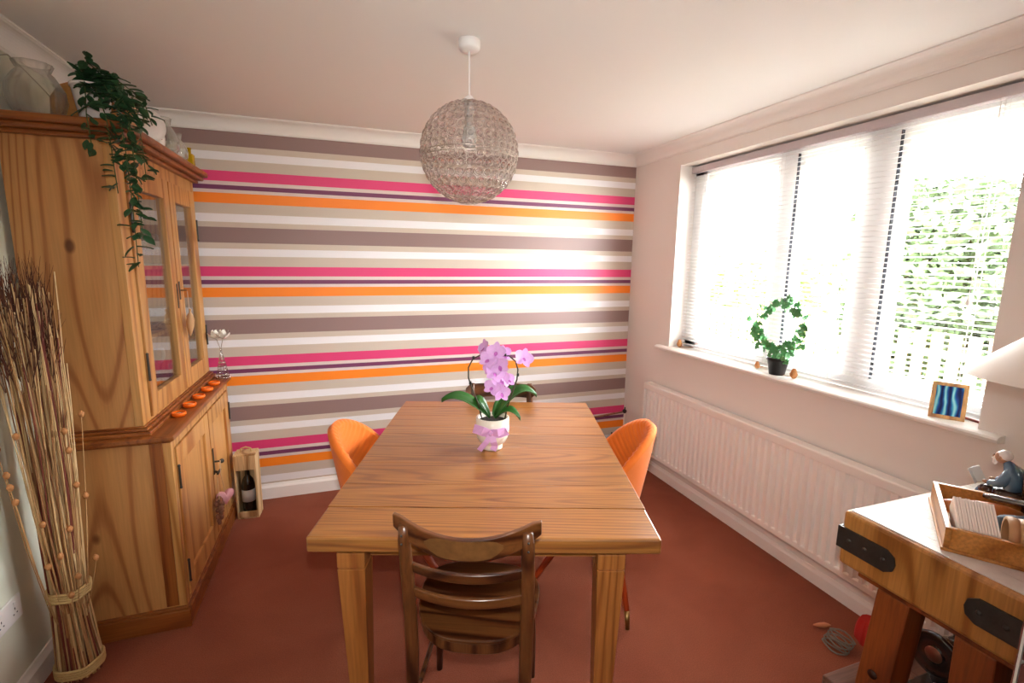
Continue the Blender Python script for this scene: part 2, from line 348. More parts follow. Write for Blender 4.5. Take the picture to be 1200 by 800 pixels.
sk = [(0, 0), (.018, 0), (.018, .075), (.010, .088), (.006, .10), (0, .10)]
B().prism([(-u, v*.78) for u, v in sk], 'y', -2.9, 0).out('baseboard_right', m_white, kind='structure')
B().prism([(-u, v) for u, v in sk], 'x', -W_, 0).out('baseboard_far', m_white, kind='structure')
B().prism([(-W_+u, v) for u, v in sk], 'y', YN, 0).out('baseboard_left', m_white, kind='structure')
# window
win = empty('window_1', (.14, -1.43, 1.6)); win['kind'] = 'structure'
def wp(b, name, mat=m_upvc, **k):
    for v in b.bm.verts: v.co -= Vector((.14, -1.43, 1.6))
    return b.out(name, mat, win, **k)
X0, X1 = .13, .20
wp(B().box(X0, X1, wy0, wy1, wz0, wz0+.065).box(X0, X1, wy0, wy1, wz1-.07, wz1).box(X0, X1, wy1-.11, wy1, wz0, wz1).box(X0, X1, wy0, wy0+.03, wz0, wz1), 'window_frame', bevel=.004)
for a, b_ in ((-1.33, -1.225), (-1.835, -1.70)):
    wp(B().box(X0, X1, a, b_, wz0+.065, wz1-.07), 'mullion', bevel=.004)
for a, b_ in ((-1.225, -.643), (-1.70, -1.33), (wy0+.03, -1.835)):
    z0, z1 = wz0+.065, wz1-.07; s = .035
    wp(B().box(X0+.012, X1-.01, a, b_, z0, z0+s).box(X0+.012, X1-.01, a, b_, z1-s, z1).box(X0+.012, X1-.01, a, a+s, z0+s, z1-s).box(X0+.012, X1-.01, b_-s, b_, z0+s, z1-s), 'sash', bevel=.003)
    wp(B().box(X0+.03, X0+.034, a+s, b_-s, z0+s, z1-s), 'pane', m_glass)
    if b_ < -1: wp(B().box(X0-.002, X0+.014, b_-.0025, b_+.002, z0, z1), 'gasket', m_gasket)
sill = B().prism([(-.045, .99), (-.04, .975), (-.03, .962), (0, .957), (0, wz0-.03), (.13, wz0-.03), (.13, wz0+.002), (-.03, wz0+.002), (-.042, .989)][:0] or [(-.042, .962), (.0, .957), (.13, .957), (.13, wz0+.001), (-.03, wz0+.001), (-.042, wz0-.004), (-.046, .974)], 'y', -2.405, -.425)
sill.out('trim_4', m_white, kind='structure', smooth=False)
# venetian blind
bl = empty('venetian_blind', (.105, -1.43, 2.16), 0, 'white venetian blind covering the whole window, slats open', 'blind')
def bp(b, name, mat=m_blind, **k):
    for v in b.bm.verts: v.co -= Vector((.105, -1.43, 2.16))
    return b.out(name, mat, bl, **k)
bp(B().box(.085, .125, -2.320, -.540, 2.17, 2.208), 'headrail', M('headrail_shaded', 'c6bcc0', .4), bevel=.002)  # white rail; shade below the reveal is put into its grey
sl = B().grid(lambda u, v: (-.0125+.025*u, -.888+1.776*v, .0022*math.sin(math.pi*u)), 5, 2).mesh('slat'); sl.materials.append(m_blind)
for i in range(48):
    inst('slat', sl, bl, (.0, 0, -.012-i*.0235), (0, R(-8), 0))
bp(B().box(.093, .117, -2.318, -.542, 1.004, 1.014), 'bottom_rail', bevel=.002)
for y in (-.66, -1.26, -1.66, -2.20):
    b = B()
    for dx in (-.0135, .0135): b.tube([(.105+dx, y, 2.17), (.105+dx, y, 1.012)], .0008, 4)
    b.tube([(.105, y+.01, 2.17), (.105, y+.01, 1.012)], .0008, 4); bp(b, 'ladder_cord', m_wplast)
bp(B().tube([(.083, -2.19, 2.17), (.083, -2.19, 1.45)], .0015, 6).lathe([(0, 0), (.006, .005), (.008, .02), (.003, .04), (0, .04)], 10, (.083, -2.19, 1.42)), 'pull_cord', m_wplast)
# radiator
rd = empty('radiator', (-.05, -1.5, .42), 0, 'long white panel radiator fixed under the window', 'radiator')
def rp_(b, name, mat=m_rad, **k):
    for v in b.bm.verts: v.co -= Vector((-.05, -1.5, .42))
    return b.out(name, mat, rd, **k)
y0, y1, z0, z1 = -2.62, -.384, .165, .70
npitch = 50; prof = []
for i in range(npitch):
    ya = y1-.02-(y1-y0-.04)*i/npitch; d = (y1-y0-.04)/npitch
    prof += [(-.074, ya), (-.074, ya-.30*d), (-.088, ya-.46*d), (-.088, ya-.84*d)]
prof += [(-.078, y0+.02), (-.06, y0+.02), (-.06, y1-.02)]
rp_(B().prism(prof, 'z', z0+.03, z1-.045), 'front_panel', bevel=0)
rp_(B().box(-.088, -.055, y0, y1, z0, z0+.035), 'bottom_rail', bevel=.006)
rp_(B().box(-.090, -.022, y0, y1, z1-.048, z1), 'top_rail', bevel=.008, seg=3)
rp_(B().box(-.05, -.03, y0+.02, y1-.02, z0+.02, z1-.04), 'back_panel')
rp_(B().box(-.088, -.022, y0, y0+.012, z0+.01, z1-.02).box(-.088, -.022, y1-.012, y1, z0+.01, z1-.02), 'end_cover', bevel=.004)
rp_(B().tube([(-.055, y1+.05, .0), (-.055, y1+.05, .19), (-.055, y1-.02, .19)], .0075, 8), 'pipe', m_wplast, smooth=True)
rp_(B().lathe([(0, 0), (.014, 0), (.016, .01), (.014, .05), (0, .055)], 12, (-.055, y1+.05, .20)), 'valve', m_wplast, smooth=True)
# socket on left wall
so = empty('wall_socket', (-W_, -1.415, .355), 0, 'white double plug socket on the cream left wall', 'socket')
B().box(0, .009, -.073, .073, -.043, .043).out('face_plate', m_wplast, so, bevel=.003)
for yy in (-.036, .036):
    B().box(.009, .0125, yy-.006, yy+.006, .014, .030).out('rocker_switch', m_wplast, so, bevel=.001)
    B().box(.0085, .0094, yy-.002, yy+.002, .0, .008).box(.0085, .0094, yy-.012, yy-.006, -.016, -.012).box(.0085, .0094, yy+.006, yy+.012, -.016, -.012).out('pin_slots', m_gasket, so)
# brick pier at the right edge
pr = B().box(-.985, -.005, -3.06, -2.920, 0, HB).out('wall_pier', m_mortar, kind='structure')
bk = B().box(-.105, .105, -.009, .009, -.0325, .0325).mesh('brick'); bk.materials.append(m_brick)
bk2 = B().box(-.05, .05, -.009, .009, -.0325, .0325).mesh('brick'); bk2.materials.append(m_brick)
for r in range(30):
    z = .0405+r*.0755
    if z > HB-.04: break
    if r % 2 == 0:
        for k in range(4): inst('brick', bk, pr, (-.985+.118+k*.222, -2.916, z))
    else:
        inst('brick', bk2, pr, (-.985+.063, -2.916, z))
        for k in range(3): inst('brick', bk, pr, (-.985+.229+k*.222, -2.916, z))
    e = B().box(-.006, .006, -.06, .06, -.0325, .0325).mesh('brick') if r == 0 else e
    if r == 0: e.materials.append(m_brick)
    inst('brick', e, pr, (-.988, -2.984, z))
B().box(-.995, -.985, -2.922, -2.918, 0, HB).out('corner_bead', m_white, pr, label='thin white edge strip')
# ------------------------------------------------------------------ dresser
dr = empty('pine_dresser', (-3.08, -.62, 0), 0, 'tall antique pine dresser with glazed upper doors, against the left wall', 'cabinet')
DO = Vector((-3.08, -.62, 0))
def dp(b, name, mat, parent=dr, **k):
    for v in b.bm.verts: v.co -= DO
    return b.out(name, mat, parent, **k)
XB = -W_+.022; LX, LY0, LY1 = -2.862, -1.14, -.105; UX, UY0, UY1 = -2.955, -1.112, -.07
dp(B().box(XB, LX-.004, LY0, LY0+.022, .085, .835), 'side_panel', m_pine, bevel=.002)
dp(B().box(XB, LX-.004, LY1-.022, LY1, .085, .835), 'side_panel', m_pine, bevel=.002)
dp(B().box(LX-.075, LX-.03, LY0-.004, LY0+.001, .1, .83), 'corner_batten', m_pinez, bevel=.001)
dp(B().box(LX-.03, LX, LY0-.002, LY0+.035, .085, .835).box(LX-.022, LX, LY1-.04, LY1, .085, .835).box(LX-.022, LX, LY0+.035, LY1-.04, .79, .835).box(LX-.022, LX, LY0+.035, LY1-.04, .085, .115), 'lower_frame', m_pinef, bevel=.002)
dp(B().box(XB, LX+.014, LY0-.022, LY1+.006, 0, .083).box(XB, LX+.006, LY0-.012, LY1+.004, .083, .094), 'plinth', m_pinex, bevel=.004)
dp(B().box(XB, -2.842, -1.170, -.075, .838, .860).box(XB, -2.855, -1.155, -.085, .828, .838), 'ledge_top', m_piney, bevel=.006)
dp(B().box(XB, -2.925, -1.140, -.055, .860, .876).box(XB, -2.938, -1.128, -.06, .876, .888).box(XB, -2.948, -1.118, -.065, .888, .896), 'base_moulding', m_pinex, bevel=.004)
dp(B().box(XB, UX-.002, UY0, UY0+.022, .89, 1.99), 'side_panel', m_pine, bevel=.002)
dp(B().box(XB, UX-.002, UY1-.022, UY1, .89, 1.99), 'side_panel', m_pine, bevel=.002)
dp(B().box(XB, XB+.012, UY0+.02, UY1-.02, .89, 1.99), 'back_panel', m_pine)
dp(B().box(XB, XB+.012, LY0+.02, LY1-.02, .1, .835), 'back_panel', m_pine)
dp(B().box(XB, UX-.03, UY0+.02, UY1-.02, .896, .91), 'floor_board', m_pine)
for z in (1.22, 1.53): dp(B().box(XB+.012, UX-.045, UY0+.023, UY1-.023, z-.018, z), 'shelf', m_pinef)
dp(B().box(UX-.03, UX, UY0-.002, -1.03, .896, 1.99).box(UX-.03, UX, UY1-.03, UY1, .896, 1.99).box(UX-.03, UX, -1.03, UY1-.03, 1.93, 1.99).box(UX-.03, UX, -1.03, UY1-.03, .896, .905), 'upper_frame', m_pinef, bevel=.002)
dp(B().box(XB, -2.93, -1.135, -.05, 1.985, 2.002).box(XB, -2.905, -1.155, -.035, 2.002, 2.022).box(XB, -2.885, -1.172, -.022, 2.022, 2.05), 'cornice', m_pinex, bevel=.006)
for a, b_, hy in ((-1.025, -.545, -1.028), (-.535, -.105, -.102)):
    z0, z1 = .908, 1.928; s = .075 if a < -1 else .085
    d = dp(B().box(UX-.018, UX+.008, a, a+s, z0, z1).box(UX-.018, UX+.008, b_-s, b_, z0, z1).box(UX-.018, UX+.008, a+s, b_-s, z0, z0+.088).box(UX-.018, UX+.008, a+s, b_-s, z1-.09, z1), 'upper_door', m_pinef, bevel=.003)
    dp(B().box(UX-.012, UX-.009, a+s-.003, b_-s+.003, z0+.085, z1-.087), 'glass_pane', m_door_glass, d)
    for hz in (1.12, 1.72):
        dp(B().tube([(UX+.010, hy, hz-.05), (UX+.010, hy, hz+.05)], .005, 8).sphere((UX+.010, hy, hz+.054), .006, 8, 6).sphere((UX+.010, hy, hz-.054), .006, 8, 6), 'hinge', m_iron, d)
    if a > -1:
        dp(B().box(UX+.008, UX+.011, a+.006, a+.022, 1.36, 1.45).tube([(UX+.008, a+.03, 1.405), (UX+.035, a+.03, 1.405)], .003, 6), 'key', m_iron, d)
    else:
        dp(B().box(UX+.008, UX+.011, b_-.022, b_-.01, 1.32, 1.44), 'escutcheon', m_iron, d)
for a, b_, hy in ((-1.10, -.60, -1.102), (-.593, -.148, -.146)):
    z0, z1 = .118, .786; s = .075
    d = dp(B().box(LX-.018, LX+.006, a, a+s, z0, z1).box(LX-.018, LX+.006, b_-s, b_, z0, z1).box(LX-.018, LX+.006, a+s, b_-s, z0, z0+.085).box(LX-.018, LX+.006, a+s, b_-s, z1-.085, z1), 'lower_door', m_pinef, bevel=.003)
    dp(B().box(LX-.014, LX-.006, a+s-.003, b_-s+.003, z0+.08, z1-.08), 'door_panel', m_pinef, d)
    for hz in (.23, .66):
        dp(B().tube([(LX+.009, hy, hz-.045), (LX+.009, hy, hz+.045)], .0045, 8).sphere((LX+.009, hy, hz+.048), .006, 8, 6).sphere((LX+.009, hy, hz-.048), .006, 8, 6), 'hinge', m_iron, d)
    if a > -1:
        dp(B().box(LX+.006, LX+.010, a+.01, a+.028, .44, .58).tube([(LX+.008, a+.03, .505), (LX+.035, a+.03, .505)], .005, 8).sphere((LX+.042, a+.03, .505), .012, 10, 8).tube([(LX+.01, a+.018, .455), (LX+.03, a+.0, .455)], .006, 8).tube([(LX+.03, a-.02, .455), (LX+.03, a+.035, .455)], .006, 8), 'latch', m_iron, d)
# things on the ledge
teas = [(-2.897, -.886), (-2.893, -.737), (-2.890, -.590), (-2.886, -.440), (-2.882, -.305)]
ord_ = ['nearest the camera', 'second from the near end', 'third and middle one', 'fourth from the near end', 'furthest away']
for i, (x, y) in enumerate(teas):
    t = empty('tealight', (x, y, .8605), 0, 'small orange tealight cup on the dresser ledge, ' + ord_[i] + ' of the row', 'candle', 'orange tealights in a row on the dresser ledge')
    if i == 0:
        B().lathe([(0, 0), (.022, 0), (.028, .006), (.029, .014), (.027, .020), (.024, .020), (.023, .012), (0, .012)], 24).out('cup', m_tea, t, smooth=True); B().lathe([(0, .012), (.022, .0135), (0, .0155)], 18).out('wax', m_wax, t, smooth=True); t0 = t
    else:
        for ch in t0.children: c = ch.copy(); C.objects.link(c); c.parent = t
# lotus candle holder
lt = empty('lotus_candle_holder', (-2.872, -.135, .8605), 0, 'silver wire cone holder with white lotus flowers at the far end of the dresser ledge', 'candle holder')
b = B()
for k in range(7):
    rr = .034*(1-k/8.2); zz = .006+k*.022
    b.tube([(rr*math.cos(a*math.pi/8), rr*math.sin(a*math.pi/8), zz) for a in range(16)], .0022, 5, closed=True)
for k in range(10): b.sphere((.034*math.cos(k*.628), .034*math.sin(k*.628), .006), .006, 6, 5)
for k in range(6): a = k*math.pi/3; b.tube([(.034*math.cos(a), .034*math.sin(a), .006), (.007*math.cos(a), .007*math.sin(a), .15), (0, 0, .17)], .0015, 5)
b.sphere((0, 0, .172), .007, 8, 6); b.out('wire_cone', m_silver, lt, smooth=True)
B().tube([(0, 0, .17), (-.008, 0, .20), (-.018, 0, .235)], .0018, 5).tube([(0, 0, .17), (.006, 0, .20), (.014, 0, .235)], .0018, 5).out('stem', m_silver, lt)
def petal_mesh(l, w_, curl, mat, nu=5, nv=3, fold=.15):
    def f(u, v):
        x = (v-.5)*w_*math.sin(math.pi*(.06+.88*u))**.8; return (x, l*u, curl*l*u*u+abs(v-.5)*fold*w_)
    me = B().grid(f, nu, nv).mesh('petal', True); me.materials.append(mat); return me
lp = petal_mesh(.052, .032, .5, m_lotus)
for cx in (-.022, .018):
    for k in range(9):
        inst('petal', lp, lt, (cx, 0, .235), (R(15+35*(k % 3)/2), 0, k*.72), 1)
# hanging heart and dried pouch on lower latch, seed tassel on upper key
hh = empty('hanging_heart', (-2.815, -.575, .31), 0, 'pink padded heart hanging from the lower door latch of the dresser', 'ornament')
hh.scale = (1.35,)*3; hp = []
for i in range(28):
    t = 2*math.pi*i/28; hp.append((.0022*16*math.sin(t)**3, .0022*(13*math.cos(t)-5*math.cos(2*t)-2*math.cos(3*t)-math.cos(4*t))))
b = B(); rings = []
for s_, dx in ((.0, -.013), (.6, -.011), (.9, -.006), (1, 0), (.9, .006), (.6, .011), (.0, .013)):
    rings.append([b.bm.verts.new((dx, u*s_, v*s_)) for u, v in hp])
for A, D in zip(rings, rings[1:]):
    for i in range(28): b.bm.faces.new((A[i], A[(i+1) % 28], D[(i+1) % 28], D[i]))
b.out('heart', m_heart, hh, smooth=True, rot=(0, 0, R(-50)))
B().tube([(0, 0, .02), (-.006, -.015, .10), (-.005, -.01, .155)], .0018, 5).out('cord', m_cord, hh)
hd = empty('dried_garland', (-2.83, -.635, .27), 0, 'bunch of brown dried spices hanging behind the pink heart on the dresser', 'ornament')
b = B()
for i in range(34):
    z = -.07+.13*i/34; b.sphere((random.uniform(-.013, .013), random.uniform(-.02, .02), z), random.uniform(.008, .013), 7, 5)
b.out('dried_spices', m_dry, hd, smooth=True, kind='stuff'); B().tube([(0, 0, .05), (0, 0, .18)], .0018, 5).out('cord', m_cord, hd)
hs = empty('hanging_shell', (-2.918, -.505, 1.24), 0, 'beige padded fish-shaped charm hanging from the upper door key of the dresser', 'ornament')
B().lathe([(0, -.075), (.006, -.06), (.017, -.02), (.019, .01), (.012, .04), (.004, .055), (.007, .07), (0, .072)], 14).out('charm', M('charm_beige', 'c09468', .7), hs, smooth=True, rot=(0, R(4), 0))
B().tube([(0, 0, .07), (.0, 0, .16)], .0018, 5).out('cord', m_cord, hs)
# glasses inside the dresser
gw = B().lathe([(0, 0), (.028, 0), (.026, .004), (.004, .008), (.0035, .06), (.02, .075), (.031, .10), (.030, .135), (.026, .15), (.0245, .15), (.0285, .135), (.029, .10), (.018, .078), (0, .072)], 16).mesh('wine_glass', True); gw.materials.append(m_vase)
gt = B().lathe([(0, 0), (.026, 0), (.03, .09), (.0285, .09), (.0245, .006), (0, .006)], 16).mesh('tumbler', True); gt.materials.append(m_vase)
gb = B().lathe([(0, 0), (.03, 0), (.032, .004), (.012, .01), (.02, .02), (.05, .05), (.055, .075), (.053, .075), (.047, .05), (0, .022)], 20).mesh('glass_bowl', True); gb.materials.append(m_vase)
for zi, (z, lab) in enumerate(((.9105, 'bottom'), (1.2205, 'middle'), (1.5305, 'top'))):
    kind = (('tumbler', gt, 'plain glass tumbler'), ('glass_bowl', gb, 'footed glass bowl'), ('wine_glass', gw, 'stemmed wine glass'))[zi]
    n = 6 if zi != 1 else 5
    for col in range(n):
        for row in range(2):
            y = -1.0+col*(.82/(n-1)); x = -3.05-row*.12
            mk = kind if not (zi == 0 and row == 1) else ('wine_glass', gw, 'stemmed wine glass')
            o = inst(mk[0], mk[1], None, (x, y, z))
            tag(o, mk[2] + ' on the ' + lab + ' dresser shelf, ' + ('front' if row == 0 else 'back') + ' row, ' + ('nearest the camera', 'second from near', 'third from near', 'fourth from near', 'fifth from near', 'furthest away')[col], 'glass', 'glassware on the ' + lab + ' dresser shelf')
# things on top of the dresser
TZ = 2.0505
v = empty('glass_vase', (-3.185, -1.045, TZ), 0, 'large ribbed round clear glass vase on the near end of the dresser top', 'vase')
B().lathe([(0, 0), (.05, 0), (.068, .02), (.083, .07), (.08, .11), (.058, .15), (.045, .165), (.056, .19), (.053, .19), (.042, .166), (.055, .148), (.077, .11), (.079, .07), (.063, .022), (0, .008)], 48, rib=(.035, 12)).out('body', m_vase, v, smooth=True)
o = B().lathe([(0, 0), (.09, .0), (.105, .04), (.10, .11), (.075, .155), (.05, .17), (0, .18)], 28).out('straw_basket', m_wick, smooth=True, loc=(-3.10, -.90, TZ)); o.location.z = TZ; tag(o, 'rounded brown straw basket behind the glass vase on the dresser top', 'basket')
o = B().sphere((0, 0, .0), .03, 14, 10, (1, 1, 1.2)).lathe([(0, -.1), (.03, -.1), (.022, -.06), (.012, -.035), (0, -.03)], 14).out('peach_ornament', M('peach', 'e8b088', .5), smooth=True, loc=(-2.955, -.905, TZ+.1)); tag(o, 'small peach-coloured ornament peeping above the trailing plant', 'ornament'); o.location.z = TZ+.1
p = empty('trailing_plant', (-3.02, -1.045, TZ), 0, 'dark green trailing plant in a white pot, hanging over the dresser corner', 'plant')
B().lathe([(0, 0), (.042, 0), (.06, .125), (.064, .125), (.064, .135), (.056, .135), (.05, .12), (0, .12)], 28).out('pot', m_porc, p, smooth=True)
lf = B().grid(lambda u, v: ((v-.5)*.019*math.sin(math.pi*(.04+.93*u))**.9, .033*u, -.006*u*u+.003*abs(v-.5)*2), 5, 3).mesh('leaf', True); lf.materials.append(m_leafd)
lf.vertices.foreach_set('co', [c*1.25 for v in lf.vertices for c in v.co])
strands = [([(-3.0, -1.07, .13), (-2.95, -1.13, .12), (-2.895, -1.19, .03), (-2.885, -1.20, -.12), (-2.882, -1.20, -.3), (-2.885, -1.20, -.52)], 34),
 ([(-3.0, -1.05, .13), (-2.93, -1.12, .10), (-2.87, -1.19, .0), (-2.865, -1.195, -.15), (-2.862, -1.195, -.42)], 28),
 ([(-3.01, -1.08, .13), (-2.97, -1.15, .10), (-2.93, -1.205, .0), (-2.925, -1.205, -.1), (-2.92, -1.205, -.26)], 18),
 ([(-3.02, -1.09, .13), (-3.0, -1.15, .10), (-2.985, -1.205, .0), (-2.98, -1.205, -.12)], 12),
 ([(-3.0, -1.04, .13), (-2.93, -1.06, .14), (-2.87, -1.10, .06), (-2.855, -1.13, -.08), (-2.85, -1.14, -.2)], 20),
 ([(-3.0, -1.03, .13), (-2.94, -1.0, .17), (-2.88, -.98, .12), (-2.86, -.98, .03)], 14),
 ([(-3.03, -1.04, .13), (-3.03, -1.05, .19), (-3.01, -1.06, .22)], 9),
 ([(-3.01, -1.03, .13), (-2.97, -1.05, .18), (-2.93, -1.09, .17), (-2.90, -1.13, .12)], 14), ([(-3.0, -1.05, .13), (-2.95, -1.10, .16), (-2.90, -1.16, .10), (-2.87, -1.18, .02), (-2.865, -1.19, -.25)], 26)]
b = B()
def along(pts, t):
    n = len(pts)-1; f = min(t*n, n-1e-6); i = int(f); return Vector(pts[i]).lerp(Vector(pts[i+1]), f-i)
for pts, n in strands:
    q = [(x+3.02, y+1.045, z) for x, y, z in pts]; b.tube(q, .0017, 4)
    n = int(n*2.2)
    for i in range(n):
        c = along(q, (i+.6)/n); s = random.uniform(.8, 1.25)
        inst('leaf', lf, p, c+Vector((random.uniform(-.01, .01), random.uniform(-.01, .004), random.uniform(-.008, .008))), (R(random.uniform(-50, 20)), R(random.uniform(-30, 30)), random.uniform(0, 6.28)), s)
b.out('vine_stems', m_stem, p)
b = B()
for i in range(64):
    a, r = random.uniform(0, 6.28), random.uniform(0, .04); inst('leaf', lf, p, (r*math.cos(a), r*math.sin(a), .13+random.uniform(0, .04)), (R(random.uniform(-10, 60)), 0, random.uniform(0, 6.28)), 1.1)
o = B().lathe([(0, 0), (.055, .0), (.075, .004), (.076, .007), (.05, .006), (0, .004)], 32).out('round_plate', m_porc, smooth=True, loc=(-2.945, -.775, TZ+.077), rot=(R(80), 0, R(35))); tag(o, 'round white plate standing behind the trailing plant on the dresser', 'plate')
o = B().lathe([(0, 0), (.028, 0), (.035, .02), (.038, .05), (.03, .085), (.014, .115), (.012, .13), (.019, .15), (.016, .15), (.009, .13), (0, .125)], 24).out('porcelain_vase', m_porc, smooth=True, loc=(-2.945, -.66, TZ)); tag(o, 'slim white porcelain vase with painted flowers on the dresser front edge', 'vase')
pv = o
for i, (a, z, c) in enumerate(((-.9, .05, 'c06070'), (-.7, .058, 'd08090'), (-.8, .04, '506a50'), (-1.1, .045, '3c4a5a'), (-.6, .042, 'b05060'))):
    B().sphere((.0365*math.cos(a), .0365*math.sin(a), z), .006, 8, 6, (.5, 1, 1)).out('painted_flower', M('flower_%d' % i, c, .3), pv)
def jug(x, y, sc_, label):
    j = empty('glass_jug', (x, y, TZ), 0, label, 'jug')
    B().lathe([(0, 0), (.035, 0), (.052, .03), (.055, .06), (.04, .10), (.026, .12), (.032, .15), (.030, .15), (.024, .12), (.038, .098), (.052, .06), (.049, .032), (0, .005)], 28).out('body', m_vase, j, smooth=True)
    B().tube([(.0, .028, .14), (0, .055, .145), (0, .075, .115), (0, .065, .08), (0, .05, .07)], .0045, 8).out('handle', m_vase, j, smooth=True); j.scale = (sc_,)*3
jug(-2.955, -.50, 1.15, 'taller clear glass jug on the dresser top beside the porcelain vase'); jug(-2.955, -.32, .95, 'squat round clear glass jug on the dresser top near the yellow bottle')
y_ = empty('oil_bottle', (-2.935, -.16, TZ), 0, 'small yellow bottle at the far end of the dresser top', 'bottle')
B().box(-.02, .02, -.02, .02, 0, .075).out('body', m_yel, y_, bevel=.006); B().lathe([(.008, .07), (.008, .1), (.01, .1), (.01, .108), (0, .108)], 12).out('neck', m_yel, y_, smooth=True)
o = B().tube([(-3.30, -2.6, 2.255), (-3.298, -1.9, 2.24), (-3.296, -1.5, 2.18), (-3.285, -1.35, 2.165), (-3.27, -1.25, 2.16), (-3.26, -1.15, 2.22), (-3.25, -1.05, 2.26), (-3.25, -.95, 2.24), (-3.24, -.85, 2.20), (-3.2, -.75, 2.10), (-3.15, -.70, TZ+.004)], .0025, 6).out('light_string', thin_glass('clear_cable', (.8, .8, .75, 1), 1.5, .1, 2), smooth=True); tag(o, 'thin clear light cable looping down the left wall to the dresser top', 'cable')
# wine crate
cr = empty('wine_crate', (-2.772, -.20, 0), R(-4), 'pale wooden gift crate holding one dark wine bottle, beside the dresser', 'crate')
w2, d2, h2 = .06, .05, .40
B().box(-w2, w2, d2-.008, d2, 0, h2).out('back_board', m_crate, cr, bevel=.001)
for s_ in (-1, 1): B().box(s_*w2-(.009 if s_ > 0 else 0), s_*w2+(.009 if s_ < 0 else 0), -d2, d2-.008, 0, h2).out('side_board', m_crate, cr, bevel=.001)
B().box(-w2, w2, -d2, d2, h2, h2+.009).out('top_board', m_crate, cr, bevel=.001); B().box(-w2+.009, w2-.009, -d2, d2-.008, 0, .01).out('bottom_board', m_crate, cr)
B().box(-w2+.009, w2-.009, -d2, -d2+.007, h2-.09, h2).out('front_board', m_crate, cr, bevel=.001); B().box(-w2+.009, w2-.009, -d2, -d2+.007, 0, .045).out('front_board', m_crate, cr, bevel=.001)
B().tube([(-.03, 0, h2+.009), (-.028, 0, h2+.03), (.0, 0, h2+.04), (.028, 0, h2+.03), (.03, 0, h2+.009)], .004, 6).out('rope_handle', m_twine, cr, smooth=True)
wb_ = empty('wine_bottle', (-2.773, -.203, .0105), 0, 'black wine bottle with pale label inside the wooden crate', 'bottle')
B().lathe([(0, 0), (.036, 0), (.037, .01), (.037, .19), (.03, .225), (.0145, .25), (.0135, .30), (.0155, .302), (.0155, .312), (0, .312)], 28).out('bottle_glass', m_wine, wb_, smooth=True)
B().lathe([(.0375, .09), (.0378, .09), (.0378, .165), (.0375, .165)], 28).out('paper_label', m_lab, wb_, smooth=True)
# dried stalk bundle
bd = empty('dried_stalk_bundle', (-3.178, -1.30, 0), 0, 'tall tied bundle of dried stalks with seed pods standing beside the dresser', 'dried plants')
def stk(a, r, top, spread, wob):
    q = []
    for i in range(9):
        t = i/8; z = .015+top*t
        if z < .30: rr = r*(1-.30*z/.30)
        else: rr = r*(.70+(z-.30)/(top-.28)*spread)
        x = rr*math.cos(a)+.008*math.sin(t*5+wob)-.015*t; y = rr*math.sin(a)+.008*math.cos(t*4+wob)
        x = max(x, -.112); y = min(y, .135); q.append((x, y, z))
    return q
for i in range(150):
    r = .064*math.sqrt(random.uniform(.35, 1)) if i > 40 else .062; a = random.uniform(0, 6.28) if i > 40 else -math.pi/4+random.uniform(-1.7, 1.7)
    top = random.uniform(1.1, 1.5); q = stk(a, r, top, random.uniform(.2, .72), random.uniform(0, 6))
    B().tube(q, [random.uniform(.0028, .0045)]*5+[.002]*4, 4).out('stalk', m_reed if i % 9 == 0 else m_stalk[i % 4], bd)
b = B()
for i in range(420):
    a = random.uniform(0, 6.28); r = .085*math.sqrt(random.random()); x, y, z = max(-.105, r*math.cos(a)-.025), r*math.sin(a), random.uniform(1.12, 1.42)
    dx, dy = random.uniform(-.04, .04), random.uniform(-.05, .04)
    b.tube([(x, y, z), (max(-.11, x+dx*.4), min(.14, y+dy*.4), z+.06), (max(-.115, x+dx), min(.14, y+dy), z+random.uniform(.10, .19))], [.0016, .0014, .0005], 3)
b.out('dry_tips', m_tip, bd, kind='stuff')
pods = [(.115, -.02, 1.02), (-.03, -.1, .98), (.075, -.05, .97), (.08, -.05, .90), (-.07, -.1, .85), (-.06, -.11, .81), (-.05, -.115, .76), (.085, -.045, .77), (.10, -.03, .72), (.0, -.095, .66), (.06, -.07, .62), (.03, -.085, .53), (-.005, -.09, .50), (.06, -.06, .43), (.1, -.02, .47), (.04, -.075, .37), (-.10, -.07, .93)]
for x, y, z in pods:
    k = .45 if z > .4 else .8
    B().tube([(x*.55*.8, y*.55*.8, .25), (x*.75, y*.75, .25+(z-.25)*.45), (x, y, z-.012)] if z > .35 else [(x*.8, y*.8, .1), (x, y, z-.01)], .0016, 4).out('stalk', m_stalk[1], bd)
    B().lathe([(0, -.012), (.006, -.010), (.0098, 0), (.009, .006), (.005, .010), (.0035, .013), (0, .008)], 9, (x, y, z)).out('seed_pod', m_pod, bd, smooth=True)
for z, r in ((.335, .060), (.03, .070)):
    b = B()
    for k in range(4): b.tube([(r*math.cos(a*math.pi/14), r*math.sin(a*math.pi/14), z+k*.0095+.003*math.sin(a)) for a in range(28)], .0058, 6, closed=True)
    b.out('twine_band', m_twine, bd, smooth=True)
